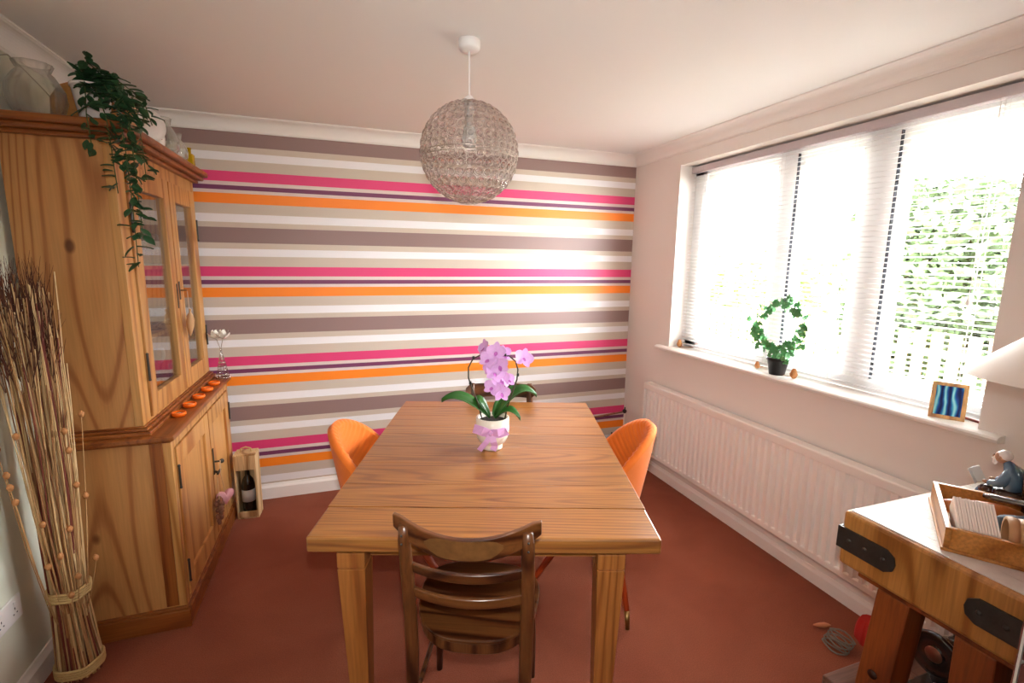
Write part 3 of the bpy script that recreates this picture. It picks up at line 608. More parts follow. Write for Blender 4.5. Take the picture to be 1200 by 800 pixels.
# ------------------------------------------------------------------ dining table
TA = math.atan2(-.343, 1.011); TC = (-1.576, -1.402)
tb = empty('dining_table', TC+(0,), TA, 'large brown oak dining table of wide boards in the middle of the room', 'table')
hw, hl = .534, .719
cuts = [0, .118, .275, .434, .545, .71, .888, 1.084, 1.251, 1.438]
for a, b_ in zip(cuts, cuts[1:]): B().box(-hw, hw, hl-b_+.0006, hl-a-.0006, .700, .75).out('plank', m_oak, tb, bevel=.007 if a > 1.2 or a == 0 else .0012)
B().box(-hw+.05, hw-.05, -hl+.045, hl-.045, .684, .6995).out('under_leaf', m_oak, tb, bevel=.003)
B().box(-.36, .36, -hl+.06, -hl+.08, .655, .684).box(-.36, .36, hl-.08, hl-.06, .655, .684).box(-.40, -.38, -hl+.09, hl-.09, .655, .684).box(.38, .40, -hl+.09, hl-.09, .655, .684).out('apron', m_oak, tb)
for sx in (-1, 1):
    for sy in (-1, 1):
        xo, xi, yo, yi = sx*(.432 if sx > 0 else .452), sx*(.347 if sx > 0 else .367), sy*(hl-.022), sy*(hl-.107)
        b = B(); bz, tz = 0, .684
        def q(x0, x1, y0, y1, z): return [(min(x0, x1), min(y0, y1), z), (max(x0, x1), min(y0, y1), z), (max(x0, x1), max(y0, y1), z), (min(x0, x1), max(y0, y1), z)]
        b.hexa(q(xo, xi, yo, yi, .635)+q(xo, xi, yo, yi, tz))
        b.hexa(q(xo-sx*.003, xi+sx*.003, yo-sy*.003, yi+sy*.003, .630)+q(xo-sx*.003, xi+sx*.003, yo-sy*.003, yi+sy*.003, .635))
        b.hexa(q(xo-sx*.026, xi+sx*.010, yo-sy*.018, yi+sy*.014, 0)+q(xo, xi, yo, yi, .630))
        b.out('leg', m_oakz, tb, bevel=.002)
# orchid
oc = empty('orchid_plant', (-1.575, -1.40, .7505), TA, 'pink orchid trained on a heart-shaped hoop in a cream ribbed pot on the table', 'plant')
oc.scale = (1.27,)*3
B().lathe([(0, 0), (.035, 0), (.036, .003), (.036, .014), (.035, .018), (.046, .026), (.054, .042), (.057, .06), (.0575, .085), (.0565, .112), (.052, .113), (.052, .08), (.047, .055), (0, .05)], 72, rib=(.012, 36)).out('pot', m_cream, oc, smooth=True)
B().lathe([(0, .1), (.05, .098)], 16).out('bark_chips', m_soil, oc)
rb = B()
def ribbon(b, pts, w_):
    pts = [Vector(p) for p in pts]; V = []
    for i, p in enumerate(pts):
        t = (pts[min(i+1, len(pts)-1)]-pts[max(i-1, 0)]).normalized(); s = t.cross(Vector((0, 1, 0)))
        if s.length < .05: s = Vector((0, 0, 1))
        s.normalize(); V.append((b.bm.verts.new(p-s*w_/2), b.bm.verts.new(p+s*w_/2)))
    for a, c in zip(V, V[1:]): b.bm.faces.new((a[0], a[1], c[1], c[0]))
RY = -.062
rb = B()
ribbon(rb, [(-.01, RY, .075), (-.03, RY-.012, .088), (-.055, RY-.004, .094), (-.058, RY+.006, .084), (-.03, RY+.004, .075), (-.01, RY, .072)], .026)
ribbon(rb, [(.0, RY, .075), (.02, RY-.012, .08), (.042, RY+.002, .082), (.05, RY+.008, .076), (.03, RY+.004, .07), (.0, RY, .070)], .026)
ribbon(rb, [(-.004, RY, .07), (-.018, RY-.006, .045), (-.034, RY-.004, .025), (-.042, RY, .013)], .018)
ribbon(rb, [(.0, RY, .07), (.006, RY-.008, .045), (.010, RY-.002, .03), (.004, RY-.004, .015)], .022)
rb.sphere((-.004, RY-.003, .073), .008, 10, 8)
b2 = B(); b2.lathe([(.0585, .068), (.0585, .082)], 40)
rb.out('ribbon_bow', m_ribbon, oc, solid=.0008); b2.out('ribbon_band', m_ribbon, oc, solid=.0008)
hoop = [(-.036, 0, .10), (-.05, 0, .16), (-.072, 0, .215), (-.083, 0, .25), (-.083, 0, .285), (-.068, 0, .315), (-.045, 0, .328), (-.022, 0, .322), (-.008, .0, .305), (.0, 0, .29), (.012, 0, .305), (.03, 0, .325), (.055, 0, .328), (.078, 0, .308), (.086, 0, .28), (.083, 0, .245), (.068, 0, .20), (.052, 0, .15), (.042, 0, .10)]
B().tube(hoop, .0026, 7).out('hoop_stem', m_dstem, oc, smooth=True)
for x, z in ((-.077, .232), (-.066, .32), (-.018, .322), (.042, .330), (.086, .262)):
    B().box(x-.004, x+.004, -.005, .005, z-.005, z+.005).out('clip', m_black, oc, bevel=.001)
def oleaf(ang, L_, W2, lift, droop):
    def f(u, v):
        s = (v-.5)*2; wv = W2*math.sin(math.pi*min(1, .12+.86*u))**.7; r = .01+L_*u; z = .105+lift*math.sin(u*math.pi*.62)-droop*u*u+.012*abs(s)
        return (r*math.cos(ang)-s*wv*math.sin(ang)*.5, r*math.sin(ang)+s*wv*math.cos(ang)*.5, z+s*wv*.28*(1 if math.cos(ang) > 0 else -1)*.6)
    B().grid(f, 12, 5).out('leaf', m_leafo, oc, smooth=True, solid=.0016)
oleaf(R(183), .165, .055, .085, .02); oleaf(R(8), .145, .05, .115, .035); oleaf(R(-15), .09, .035, .05, .045); oleaf(R(30), .11, .04, .09, .0); oleaf(R(60), .07, .03, .05, .03); oleaf(R(160), .06, .03, .06, .0)
pt = petal_mesh(.034, .038, .10, m_petal, 6, 5, .1); ps = petal_mesh(.034, .024, .05, m_petal, 6, 3, .1); plp = petal_mesh(.016, .014, .8, m_lip, 4, 3, .5)
fls = [(.104, -.01, .322, 12, 1.05), (.012, -.02, .345, -6, 1.0), (.035, .0, .335, 35, .9), (-.012, -.025, .318, -25, 1.0), (-.028, .01, .352, -50, .95), (.008, -.03, .275, 10, 1.05), (.026, -.02, .25, 25, 1.0), (.0, -.03, .225, -15, .9), (.03, -.025, .205, 20, .95), (.05, -.005, .245, 40, .85), (.022, -.03, .30, 0, 1.0), (-.012, .01, .285, -40, .8)]
for x, y, z, yaw, s in fls:
    f = empty('flower', (x, y, z), 0); f.parent = oc; f.rotation_euler = (R(random.uniform(60, 95)), R(random.uniform(-25, 25)), R(yaw)); f.scale = (s,)*3
    for k, (me, a) in enumerate(((ps, 0), (pt, 78), (pt, -78), (ps, 140), (ps, -140))): inst('petal', me, f, (0, 0, 0), (R(6), 0, R(a)))
    inst('lip', plp, f, (0, 0, .002), (0, 0, R(180)))
B().tube([(0, 0, .29), (.004, -.01, .27), (.012, -.012, .24), (.018, -.012, .21), (.03, -.012, .19)], .0015, 5).tube([(.078, 0, .305), (.09, -.004, .30), (.10, -.006, .315)], .0014, 5).out('flower_stem', m_stem, oc)
# ------------------------------------------------------------------ wooden cafe chairs
def cafe_chair(loc, rz, label, group, worn):
    flatr = not worn
    c = empty('bentwood_chair', loc, rz, label, 'chair', group)
    sw = .185
    # seat: rounded trapezoid plywood
    pts = []
    for i in range(32):
        a = 2*math.pi*i/32; x = .20*abs(math.cos(a))**.7*(1 if math.cos(a) > 0 else -1); y = .195*abs(math.sin(a))**.8*(1 if math.sin(a) > 0 else -1)
        pts.append((x*(1+.12*y/.2), y))
    B().prism(pts, 'z', .443, .456).out('seat', m_chair, c, bevel=.004)
    B().prism([(x*.97, y*.97) for x, y in pts], 'z', .405, .4425).out('seat_rim', m_chairz, c, bevel=.004)
    for sx in (-1, 1):
        # rear leg and post in one piece
        q = [(sx*.165, -.245, 0), (sx*.168, -.215, .25), (sx*.170, -.20, .42), (sx*.172, -.205, .55), (sx*.173, -.222, .68), (sx*.172, -.247, .81), (sx*.171, -.252, .85)]
        B().tube(q, [.013, .015, .017, .017, .0165, .015, .012], 12, flat=1.2).out('rear_leg', m_chairz, c, smooth=True)
        B().tube([(sx*.165, .155, .41), (sx*.175, .165, .2), (sx*.18, .175, 0)], [.019, .016, .012], 12).out('front_leg', m_chairz, c, smooth=True)
        B().tube([(sx*.168, -.205, .24), (sx*.172, .16, .24)], .008, 8).out('stretcher', m_chairz, c, smooth=True)
        for zz in (.80, .825): B().sphere((sx*.174, -.265, zz), .0035, 8, 6).out('screw', m_iron, c)
    # bowed top rail, crescent shaped
    def bowed(xw, y_e, bow, z0f, z1f, th, name, mat, n=17):
        b = B(); rings = []
        for i in range(n):
            u = -1+2*i/(n-1); x = xw*u; y = y_e-bow*(1-u*u); z0, z1 = z0f(u), z1f(u); dy = .35*(z1-z0)*-.35
            rings.append([b.bm.verts.new(v) for v in ((x, y-th/2, z0), (x, y+th/2, z0), (x, y+th/2+dy*.4, (z0+z1)/2), (x, y+th/2+dy, z1), (x, y-th/2+dy, z1), (x, y-th/2+dy*.4, (z0+z1)/2))])
        for A, D in zip(rings, rings[1:]):
            for k in range(6): b.bm.faces.new((A[k], A[(k+1) % 6], D[(k+1) % 6], D[k]))
        b.bm.faces.new(rings[0]); b.bm.faces.new(rings[-1][::-1])
        return b.out(name, mat, c, smooth=False, bevel=.004, seg=3)
    tr = bowed(.208, -.222, .052, (lambda u: .765+.03*max(0, abs(u)-.9)/.1) if flatr else (lambda u: .770+.062*abs(u)**2.6), (lambda u: .845-.02*max(0, abs(u)-.9)/.1) if flatr else (lambda u: .838+.046*u*u-.012*max(0, abs(u)-.86)/.14), .018, 'top_rail', m_chair)
    if worn:
        b = B(); V = []
        for i in range(13):
            u = -.52+1.04*i/12; x = .208*u; y = -.222-.052*(1-u*u); z0, z1 = .770+.062*abs(u)**2.6, .838+.046*u*u; hgt = z1-z0; k = 1-.85*abs(u/.52)**5
            a0, a1 = .5-.42*k, .5+.45*k; yy = lambda q: y-.0095-.35*hgt*.35*q
            V.append((b.bm.verts.new((x, yy(a0), z0+hgt*a0)), b.bm.verts.new((x, yy(a1), z0+hgt*a1))))
        for a, d in zip(V, V[1:]): b.bm.faces.new((a[0], d[0], d[1], a[1]))
        b.out('worn_patch', m_worn, tr, solid=.0008, label='pale patch of worn and scratched varnish')
    bowed(.168, -.215, .045, lambda u: .692, lambda u: .722, .014, 'back_slat', m_chair)
    bowed(.168, -.205, .042, lambda u: .606, lambda u: .638, .014, 'back_slat', m_chair)
    B().tube([(-.172, .16, .30), (.172, .16, .30)], .008, 8).out('stretcher', m_chairz, c, smooth=True)
    return c
cafe_chair((-1.787, -1.947, 0), R(-24), 'dark wooden cafe chair with worn curved top rail at the near end of the table', None, True)
cafe_chair((-1.385, -.925, 0), R(-18.7)+math.pi, 'brown wooden cafe chair at the far end of the table, facing the camera', None, False)
# ------------------------------------------------------------------ orange tub chairs
def tub_chair(loc, rz, label):
    c = empty('orange_tub_chair', loc, rz, label, 'chair')      # faces +y locally
    TH = R(112)
    def top(th):
        k = abs(th)/R(60); return .822-.135*k**2.2 if k < 1 else max(.46, .687-.297*(k-1)*(1.0-.25*(k-1)))
    def shell(u, v, inner):
        th = -TH+2*TH*u; zt = top(th); z = .36+(zt-.36)*v
        r = .205+.055*((z-.36)/.5)**.8-.012*(abs(th)/TH)**2
        d = math.hypot(th*.24, z-.84)
        if inner: r += -.045+.007*abs(math.sin(d*math.pi/.027))
        back = -.04*max(0, math.cos(th))*((z-.36)/.5)
        x, y = r*math.sin(th)*1.02, -r*math.cos(th)+back
        return (x, y, z)
    nu, nv = 171, 54; b = B()
    O = [[b.bm.verts.new(shell(i/(nu-1), j/(nv-1), False)) for j in range(nv)] for i in range(nu)]
    I = [[b.bm.verts.new(shell(i/(nu-1), j/(nv-1), True)) for j in range(nv)] for i in range(nu)]
    T = []
    for i in range(nu):
        a, d = O[i][-1].co, I[i][-1].co; m_ = (a+d)/2+Vector((0, 0, .018)); T.append(b.bm.verts.new(m_))
    for i in range(nu-1):
        for j in range(nv-1):
            b.bm.faces.new((O[i][j], O[i+1][j], O[i+1][j+1], O[i][j+1])); b.bm.faces.new((I[i][j], I[i][j+1], I[i+1][j+1], I[i+1][j]))
        b.bm.faces.new((O[i][-1], O[i+1][-1], T[i+1], T[i])); b.bm.faces.new((T[i], T[i+1], I[i+1][-1], I[i][-1])); b.bm.faces.new((O[i][0], I[i][0], I[i+1][0], O[i+1][0]))
    for i in (0, -1):
        for j in range(nv-1): b.bm.faces.new((O[i][j], O[i][j+1], I[i][j+1], I[i][j]))
        b.bm.faces.new((O[i][-1], T[i], I[i][-1]))
    b.out('shell', m_orange, c, smooth=True)
    B().lathe([(0, .335), (.18, .335), (.20, .36), (.205, .40), (.195, .45), (.16, .468), (0, .475)], 36).out('seat_cushion', m_orange, c, smooth=True)
    for sx in (-1, 1):
        for sy in (-1, 1):
            ex_, ey_ = (.30, -.15) if sy < 0 else (.15, .30); mx_, my_ = ex_*.9+.012, ey_*.9+.012*sy
            l = B().tube([(sx*.13, sy*.11, .34), (sx*mx_, my_, .075)], [.018, .0125], 12).out('leg', m_orleg, c, smooth=True)
            B().tube([(sx*mx_, my_, .075), (sx*ex_, ey_, .0)], [.0125, .0095], 12).out('brass_tip', m_brass, l, smooth=True)
    return c
tub_chair((-1.977, -1.197, 0), TA+R(-90), 'orange channel-stitched tub chair on the left side of the table, near the dresser')
tub_chair((-1.095, -1.434, 0), R(67.8), 'orange channel-stitched tub chair on the right side of the table, near the radiator')
# ------------------------------------------------------------------ pendant
pn = empty('crystal_globe_pendant', (-1.697, -1.475, H), 0, 'round wire globe pendant of clear crystals hanging from the ceiling', 'lamp')
B().lathe([(0, 0), (.039, 0), (.041, -.006), (.040, -.028), (.035, -.036), (.012, -.038), (0, -.038)], 32).out('ceiling_rose', m_wplast, pn, smooth=True)
GZ, GR = -.398, .184
B().tube([(0, 0, -.038), (0, 0, GZ+GR+.012)], .0032, 8).out('cable', m_wplast, pn)
B().lathe([(0, .02), (.012, .02), (.019, .012), (.02, -.03), (.015, -.05), (0, -.05)], 16, (0, 0, GZ+GR)).out('lamp_holder', m_wplast, pn, smooth=True)
B().lathe([(0, 0), (.014, 0), (.014, -.03), (.024, -.05), (.03, -.08), (.024, -.105), (.01, -.118), (0, -.12)], 18, (0, 0, GZ+GR-.05)).out('bulb', M('bulb_glass', 'e8e4e0', .3), pn, smooth=True)
m_crys = bpy.data.materials.new('crystal'); m_crys.use_nodes = True; nt = m_crys.node_tree; nt.nodes.clear()
o_ = nt.nodes.new('ShaderNodeOutputMaterial'); mx = nt.nodes.new('ShaderNodeMixShader'); g = nt.nodes.new('ShaderNodeBsdfGlass'); t = nt.nodes.new('ShaderNodeBsdfTransparent')
g.inputs['IOR'].default_value = 1.5; g.inputs['Roughness'].default_value = .02; t.inputs[0].default_value = (.95, .93, .92, 1); mx.inputs[0].default_value = .35
nt.links.new(t.outputs[0], mx.inputs[1]); nt.links.new(g.outputs[0], mx.inputs[2]); nt.links.new(mx.outputs[0], o_.inputs[0])
cb = B().lathe([(0, -.0045), (.006, -.0042), (.0115, 0), (.006, .0042), (0, .0045)], 8).mesh('crystal'); cb.materials.append(m_crys)
m_wire = M('globe_wire', 'cdc2ba', .28, 1)
wire = B(); spots = []
rows = 18
for r in range(1, rows):
    ph = math.pi*r/rows; n = max(3, int(round(2*math.pi*GR*math.sin(ph)/.0325)))
    for k in range(n):
        a = 2*math.pi*(k+.5*(r % 2))/n; spots.append(Vector((math.sin(ph)*math.cos(a), math.sin(ph)*math.sin(a), math.cos(ph))))
vd = (CAM-Vector((-1.697, -1.475, H+GZ))).normalized(); spots.sort(key=lambda s: -s.dot(vd))
rest = B()
for i, s in enumerate(spots):
    qt = s.to_track_quat('Z', 'Y'); c = s*GR+Vector((0, 0, GZ))
    ring = [c+qt @ Vector((.0152*math.cos(2*math.pi*j/10), .0152*math.sin(2*math.pi*j/10), 0)) for j in range(10)]
    wire.tube(ring, .0015, 4, closed=True)
    if i < 290: inst('crystal', cb, pn, c, qt.to_euler())
    else: rest.lathe([(0, -.0045), (.006, -.0042), (.0115, 0), (.006, .0042), (0, .0045)], 8, m=Matrix.Translation(c) @ qt.to_matrix().to_4x4())
rest.out('far_side_crystals', m_crys, pn, kind='stuff')
for k in range(10):
    a = 2*math.pi*k/10; wire.tube([((GR-.001)*math.sin(p_)*math.cos(a), (GR-.001)*math.sin(p_)*math.sin(a), GZ+(GR-.001)*math.cos(p_)) for p_ in [math.pi*(.03+.94*j/16) for j in range(17)]], .0011, 4)
for zz in (-.012, .004): rr = math.sqrt(GR**2-zz**2); wire.tube([(rr*math.cos(2*math.pi*j/48), rr*math.sin(2*math.pi*j/48), GZ+zz-.012) for j in range(48)], .0016, 5, closed=True)
wire.out('wire_globe', m_wire, pn, smooth=True)
# ------------------------------------------------------------------ window sill things
SZ = .9865
iv = empty('ivy_topiary', (.022, -1.425, SZ), R(0), 'ivy trained on a ring in a black pot on the window sill', 'plant')
B().lathe([(0, 0), (.038, 0), (.052, .078), (.056, .078), (.056, .092), (.050, .092), (.046, .075), (0, .07)], 28).out('pot', m_black, iv, smooth=True)
ivl = B(); pts2 = [(0, 0), (.010, -.004), (.017, .006), (.012, .012), (.013, .022), (.006, .020), (0, .032), (-.006, .020), (-.013, .022), (-.012, .012), (-.017, .006), (-.010, -.004)]
cv = ivl.bm.verts.new((0, .010, .003)); vv = [ivl.bm.verts.new((x, y, -.002)) for x, y in pts2]
for i in range(12): ivl.bm.faces.new((cv, vv[i], vv[(i+1) % 12]))
ivm = ivl.mesh('leaf', True); ivm.materials.append(m_leafi)
va = math.atan2(-1.43+3.363, .052+2.177); ex = Vector((-math.sin(va), math.cos(va), 0))  # ring faces the room
ex = Vector((.30, -.954, 0))
rc = Vector((0, 0, .245)); rrg = .125
B().tube([tuple(rc+ex*rrg*.96*math.sin(a*math.pi/16)+Vector((0, 0, -rrg*math.cos(a*math.pi/16)))) for a in range(32)], .0025, 6, closed=True).out('ring_stem', m_stem, iv)
for i in range(150):
    a = random.uniform(0, 6.28); rr = rrg+random.gauss(0, .016); c = rc+ex*rr*.96*math.sin(a)+Vector((0, 0, -rr*math.cos(a)))+Vector((random.uniform(-.03, .0), random.uniform(-.012, .012), 0))
    inst('leaf', ivm, iv, c, (R(random.uniform(40, 120)), R(random.uniform(-35, 35)), va-R(90)+R(180)+R(random.uniform(-50, 50)) if i % 2 else random.uniform(0, 6.28)), random.uniform(.75, 1.35))
for i in range(16):
    inst('leaf', ivm, iv, Vector((random.uniform(-.05, .0), random.uniform(-.07, .05), random.uniform(.05, .12))), (R(random.uniform(40, 120)), 0, random.uniform(0, 6.28)), 1.1)
def artichoke(x, y, s, rz, label):
    a_ = empty('dried_seed_head', (x, y, SZ), rz, label, 'ornament'); mm = petal_mesh(.016, .012, .5, m_pod, 4, 3, .3)
    B().sphere((0, 0, .018*s), .015*s, 12, 8, (1, 1, 1.15)).out('core', m_pod, a_, smooth=True)
    for r in range(4):
        for k in range(8): inst('scale', mm, a_, (.009*s*math.cos(k*.785+r*.4), .009*s*math.sin(k*.785+r*.4), .006*s+r*.0065*s), (R(40+r*10), 0, k*.785+r*.4-math.pi/2), s)
    B().tube([(0, 0, .01), (.03*s, -.03*s, .004), (.05*s, -.06*s, .004)], .002, 5).out('stalk', m_pod, a_)
artichoke(.055, -.575, 1.25, .3, 'dried seed head at the far end of the window sill'); artichoke(.03, -1.285, .95, 1.2, 'dried seed head on the sill just left of the ivy pot'); artichoke(.015, -1.535, 1.2, 2.2, 'dried seed head on the sill just right of the ivy pot')
fr = empty('photo_frame', (.015, -2.215, SZ), 0, 'small oak photo frame with a blue abstract picture on the window sill', 'picture frame', rot=(0, 0, R(-62)))
# local: faces -y
TL = Matrix.Translation((0, 0, 0)) @ Matrix.Rotation(R(-14), 4, 'X')
fw, fh, ft = .054, .142, .012
m_fr = wood('frame_oak', '9a6632', 'bd8748', 'c99858', 'z', .45, 6, 8, .15)
B().box(-fw, -fw+.014, 0, ft, 0, fh, TL).box(fw-.014, fw, 0, ft, 0, fh, TL).box(-fw+.014, fw-.014, 0, ft, 0, .014, TL).box(-fw+.014, fw-.014, 0, ft, fh-.014, fh, TL).out('frame', m_fr, fr, bevel=.001)
mpic = bpy.data.materials.new('blue_picture'); mpic.use_nodes = True; nt = mpic.node_tree; p_ = nt.nodes['Principled BSDF']; p_.inputs['Roughness'].default_value = .6; p_.inputs['Specular IOR Level'].default_value = .2
tc = nt.nodes.new('ShaderNodeTexCoord'); mp = nt.nodes.new('ShaderNodeMapping'); mp.inputs['Scale'].default_value = (1, 1, .35); wv = nt.nodes.new('ShaderNodeTexWave'); wv.inputs['Scale'].default_value = 12; wv.inputs['Distortion'].default_value = 7; wv.inputs['Detail'].default_value = 3
rr_ = ramp(nt, [(0, '101c50'), (.45, '2450a0'), (.75, '38a8cc'), (1, 'a0e4ec')]); nt.links.new(tc.outputs['Object'], mp.inputs[0]); nt.links.new(mp.outputs[0], wv.inputs[0]); nt.links.new(wv.outputs[1], rr_.inputs[0]); nt.links.new(rr_.outputs[0], p_.inputs['Base Color'])
B().box(-fw+.013, fw-.013, .003, .006, .013, fh-.013, TL).out('picture', mpic, fr); B().box(-fw+.002, fw-.002, ft, ft+.003, .002, fh-.002, TL).box(-.015, .015, .045, .048, 0.001, .075, Matrix.Rotation(R(8), 4, 'X')).out('backing', m_black, fr)
o = B().box(-.045, .045, -.006, .006, 0, .008).out('red_pen', M('dark_red_plastic', '7a3428', .4), bevel=.003, loc=(.085, -2.295+.03, SZ), rot=(0, 0, R(75))); tag(o, 'small dark red strip lying on the sill behind the photo frame', 'pen')
# ------------------------------------------------------------------ butcher's block
bx0, bx1, by0, by1, bz0, bz1 = -.80, -.125, -2.895, -2.43, .688, .858
bb = empty('butchers_block', ((bx0+bx1)/2, (by0+by1)/2, 0), 0, 'thick orange-brown butcher block with iron corner straps, by the radiator', 'table'); BO = Vector(bb.location)
def bbp(b, name, mat, **k):
    for v in b.bm.verts: v.co -= BO
    return b.out(name, mat, bb, **k)
bbp(B().box(bx0, bx1, by0, by1, bz0, bz1-.002), 'block', m_block, bevel=.012, seg=3)
nb = 12
for i in range(nb):
    xa = bx0+.014+(bx1-bx0-.028)*i/nb; xb = xa+(bx1-bx0-.028)/nb-.0012
    bbp(B().box(xa, xb, by0+.014, by1-.014, bz1-.004, bz1+.0005), 'top_stave', m_btop)
bbp(B().box(bx0+.02, bx1-.02, by0+.03, by1-.05, bz0-.02, bz0), 'under_batten', m_bleg, bevel=.003)
for yy in (by1, by0):
    s = -1 if yy == by1 else 1; b = B()
    pts3 = [(0, -.033), (.13, -.033), (.15, -.02), (.155, 0), (.15, .02), (.13, .033), (0, .033)]
    P = [(yy+s*u, .772+v) for u, v in pts3]; b.prism(P, 'x', bx0-.006, bx0+.002)
    b.box(bx0-.006, bx0+.13, min(yy, yy-s*.006), max(yy, yy-s*.006), .739, .805)
    for u in (.03, .075, .125): b.sphere((bx0-.006, yy+s*u, .772), .007, 10, 6, (.5, 1, 1))
    bbp(b, 'iron_strap', m_iron, bevel=.0015)
for xx, sx in ((bx0+.02, -1), (bx1-.11, 1)):
    for ya, yb, sy in ((-2.62, -2.537, 1), (-2.805, -2.722, -1)):
        f = .035*sx; g_ = .03*sy
        b = B().hexa([(xx+f, ya+g_, 0), (xx+.085+f, ya+g_, 0), (xx+.085+f, yb+g_, 0), (xx+f, yb+g_, 0), (xx, ya, bz0-.02), (xx+.085, ya, bz0-.02), (xx+.085, yb, bz0-.02), (xx, yb, bz0-.02)])
        l = bbp(b, 'leg', m_bleg, bevel=.003)
        if sx < 0 and sy > 0:
            e = B().lathe([(0, 0), (.013, 0), (.013, .002), (0, .003)], 14, m=Matrix.Translation((xx-.016, (ya+yb)/2+.012, .42)) @ Matrix.Rotation(R(-90), 4, 'Y'))
            for v in e.bm.verts: v.co -= BO
            e.out('knot', M('dark_knot', '3a1808', .5), l, smooth=True)
# tray on the block
tA = math.atan2(.564, .826); ty = empty('wooden_tray', (-.763, -2.66, bz1+.0008), tA, 'shallow wooden tray holding oddments on the butcher block', 'tray')
# local x runs away from the camera (0..33cm), local y negative runs along front (0..-27cm)
LX_, LY_ = .33, -.265
B().box(0, LX_, -.012, 0, .008, .062).out('left_board', m_tray, ty, bevel=.001); B().box(0, LX_, LY_, LY_+.012, .008, .062).out('right_board', m_tray, ty, bevel=.001)
B().box(0, .012, LY_+.012, -.012, .008, .062).out('front_board', m_tray, ty, bevel=.001); B().box(LX_-.012, LX_, LY_+.012, -.012, .008, .062).out('back_board', m_tray, ty, bevel=.001)
B().box(-.004, LX_+.004, LY_-.004, .004, 0, .008).out('bottom_board', m_tray, ty, bevel=.001)
TM = rotz(tA); T0 = Vector((-.763, -2.66, bz1+.0008))
def tl(x, y, z): return T0+TM @ Vector((x, y, z))
for i in range(14):
    me = B().prism([(-.064, 0), (.062, 0), (.064, .05), (.0, .104), (-.066, .05)], 'y', -.0023, .0023).mesh('card'); me.materials.append(m_cards)
    o = inst('cream_card', me, None, tl(.084, -.032-.0056*i, .0125+random.uniform(0, .002)), (R(-8), 0, tA+R(2)))
    tag(o, 'cream pointed card in the tray, ' + ('front card at the left end of the stack', 'second from the left', 'third from the left', 'fourth from the left', 'fifth from the left', 'sixth from the left', 'seventh from the left', 'eighth from the left', 'sixth from the right', 'fifth from the right', 'fourth from the right', 'third from the right', 'second from the right', 'last at the right end')[i], 'card', 'cream cards stacked in the wooden tray')
pm = [(0, -.11), (.012, -.11), (.018, -.09), (.028, -.03), (.03, .02), (.02, .06), (.012, .075), (0, .08)]
o = B().lathe(pm, 20).out('wooden_skittle', M('turned_wood', 'a85c26', .4, var=.2, vscale=30), smooth=True, loc=tl(.225, -.115, .0395), rot=(R(90), 0, tA+R(8))); tag(o, 'smooth reddish-brown turned wooden piece lying at the back of the tray', 'ornament')
o = B().lathe([(0, -.07), (.006, -.07), (.009, -.05), (.008, .0), (.011, .03), (.018, .05), (.016, .075), (0, .08)], 16).out('pewter_spoon', m_pewter, smooth=True, loc=tl(.16, -.19, .082), rot=(R(82), 0, tA-R(25))); o.location = tl(.235, -.165, .0825); tag(o, 'dark pewter handle resting on the wooden piece in the tray', 'ornament')
o = B().lathe([(0, -.07), (.02, -.07), (.026, -.055), (.026, .055), (.02, .07), (0, .07)], 32, rib=(.06, 16)).out('grey_roll', m_grey, smooth=True, loc=tl(.175, -.20, .0365), rot=(R(90), 0, tA+R(25))); o.location = tl(.185, -.185, .040); tag(o, 'dark grey ribbed fabric roll in the tray behind the pale rings', 'cloth')
for i in range(3):
    me = B().lathe([(.036, -.0098), (.043, -.0098), (.045, 0), (.043, .0098), (.036, .0098), (.036, -.0098)], 36).mesh('ring', True); me.materials.append(m_ring)
    o = inst('wooden_ring', me, None, tl(.066, -.127-.0205*i, .0555), (R(90), 0, tA)); tag(o, 'pale wooden ring, ' + ('leftmost of the three in the tray, next to the cards', 'middle of the three in the tray', 'rightmost of the three in the tray')[i], 'ring', 'pale wooden rings in the tray')
b = B()
for k in range(7): rr = .026*math.cos((k-3)*.42); b.tube([(rr*math.cos(j*.45+k), rr*math.sin(j*.45+k), (k-3)*.0075+.002*math.sin(j)) for j in range(14)], .004, 5, closed=True)
b.sphere((0, 0, 0), .022, 10, 8); o = b.out('twine_ball', m_twine, smooth=True, loc=tl(.138, -.225, .034), rot=(R(60), 0, 0)); tag(o, 'small ball of wound brown twine in the tray', 'twine')
# table lamp on block
lm = empty('table_lamp', (-.275, -2.655, bz1+.0008), 0, 'table lamp with wide cream conical shade at the right edge of the picture', 'lamp')
B().lathe([(0, 0), (.045, 0), (.047, .01), (.035, .03), (.045, .08), (.05, .12), (.04, .18), (.02, .22), (.012, .24), (0, .245)], 28).out('base', m_green, lm, smooth=True)
B().tube([(0, 0, .24), (0, 0, .56)], .005, 8).out('stem', m_brass, lm)
sz = 1.258-bz1
B().lathe([(.240, sz), (.06, sz+.165), (.058, sz+.165), (.238, sz)], 64).out('lamp_shade', m_shade, lm, smooth=True)
b = B()
for k in range(3): a = k*2.094; b.tube([(0, 0, sz+.12), (.068*math.cos(a), .068*math.sin(a), sz+.142)], .0015, 5)
b.out('shade_spokes', m_brass, lm); B().lathe([(0, .0), (.015, 0), (.028, .05), (.02, .08), (0, .09)], 16, (0, 0, .49-.09)).out('bulb', m_wplast, lm, smooth=True)
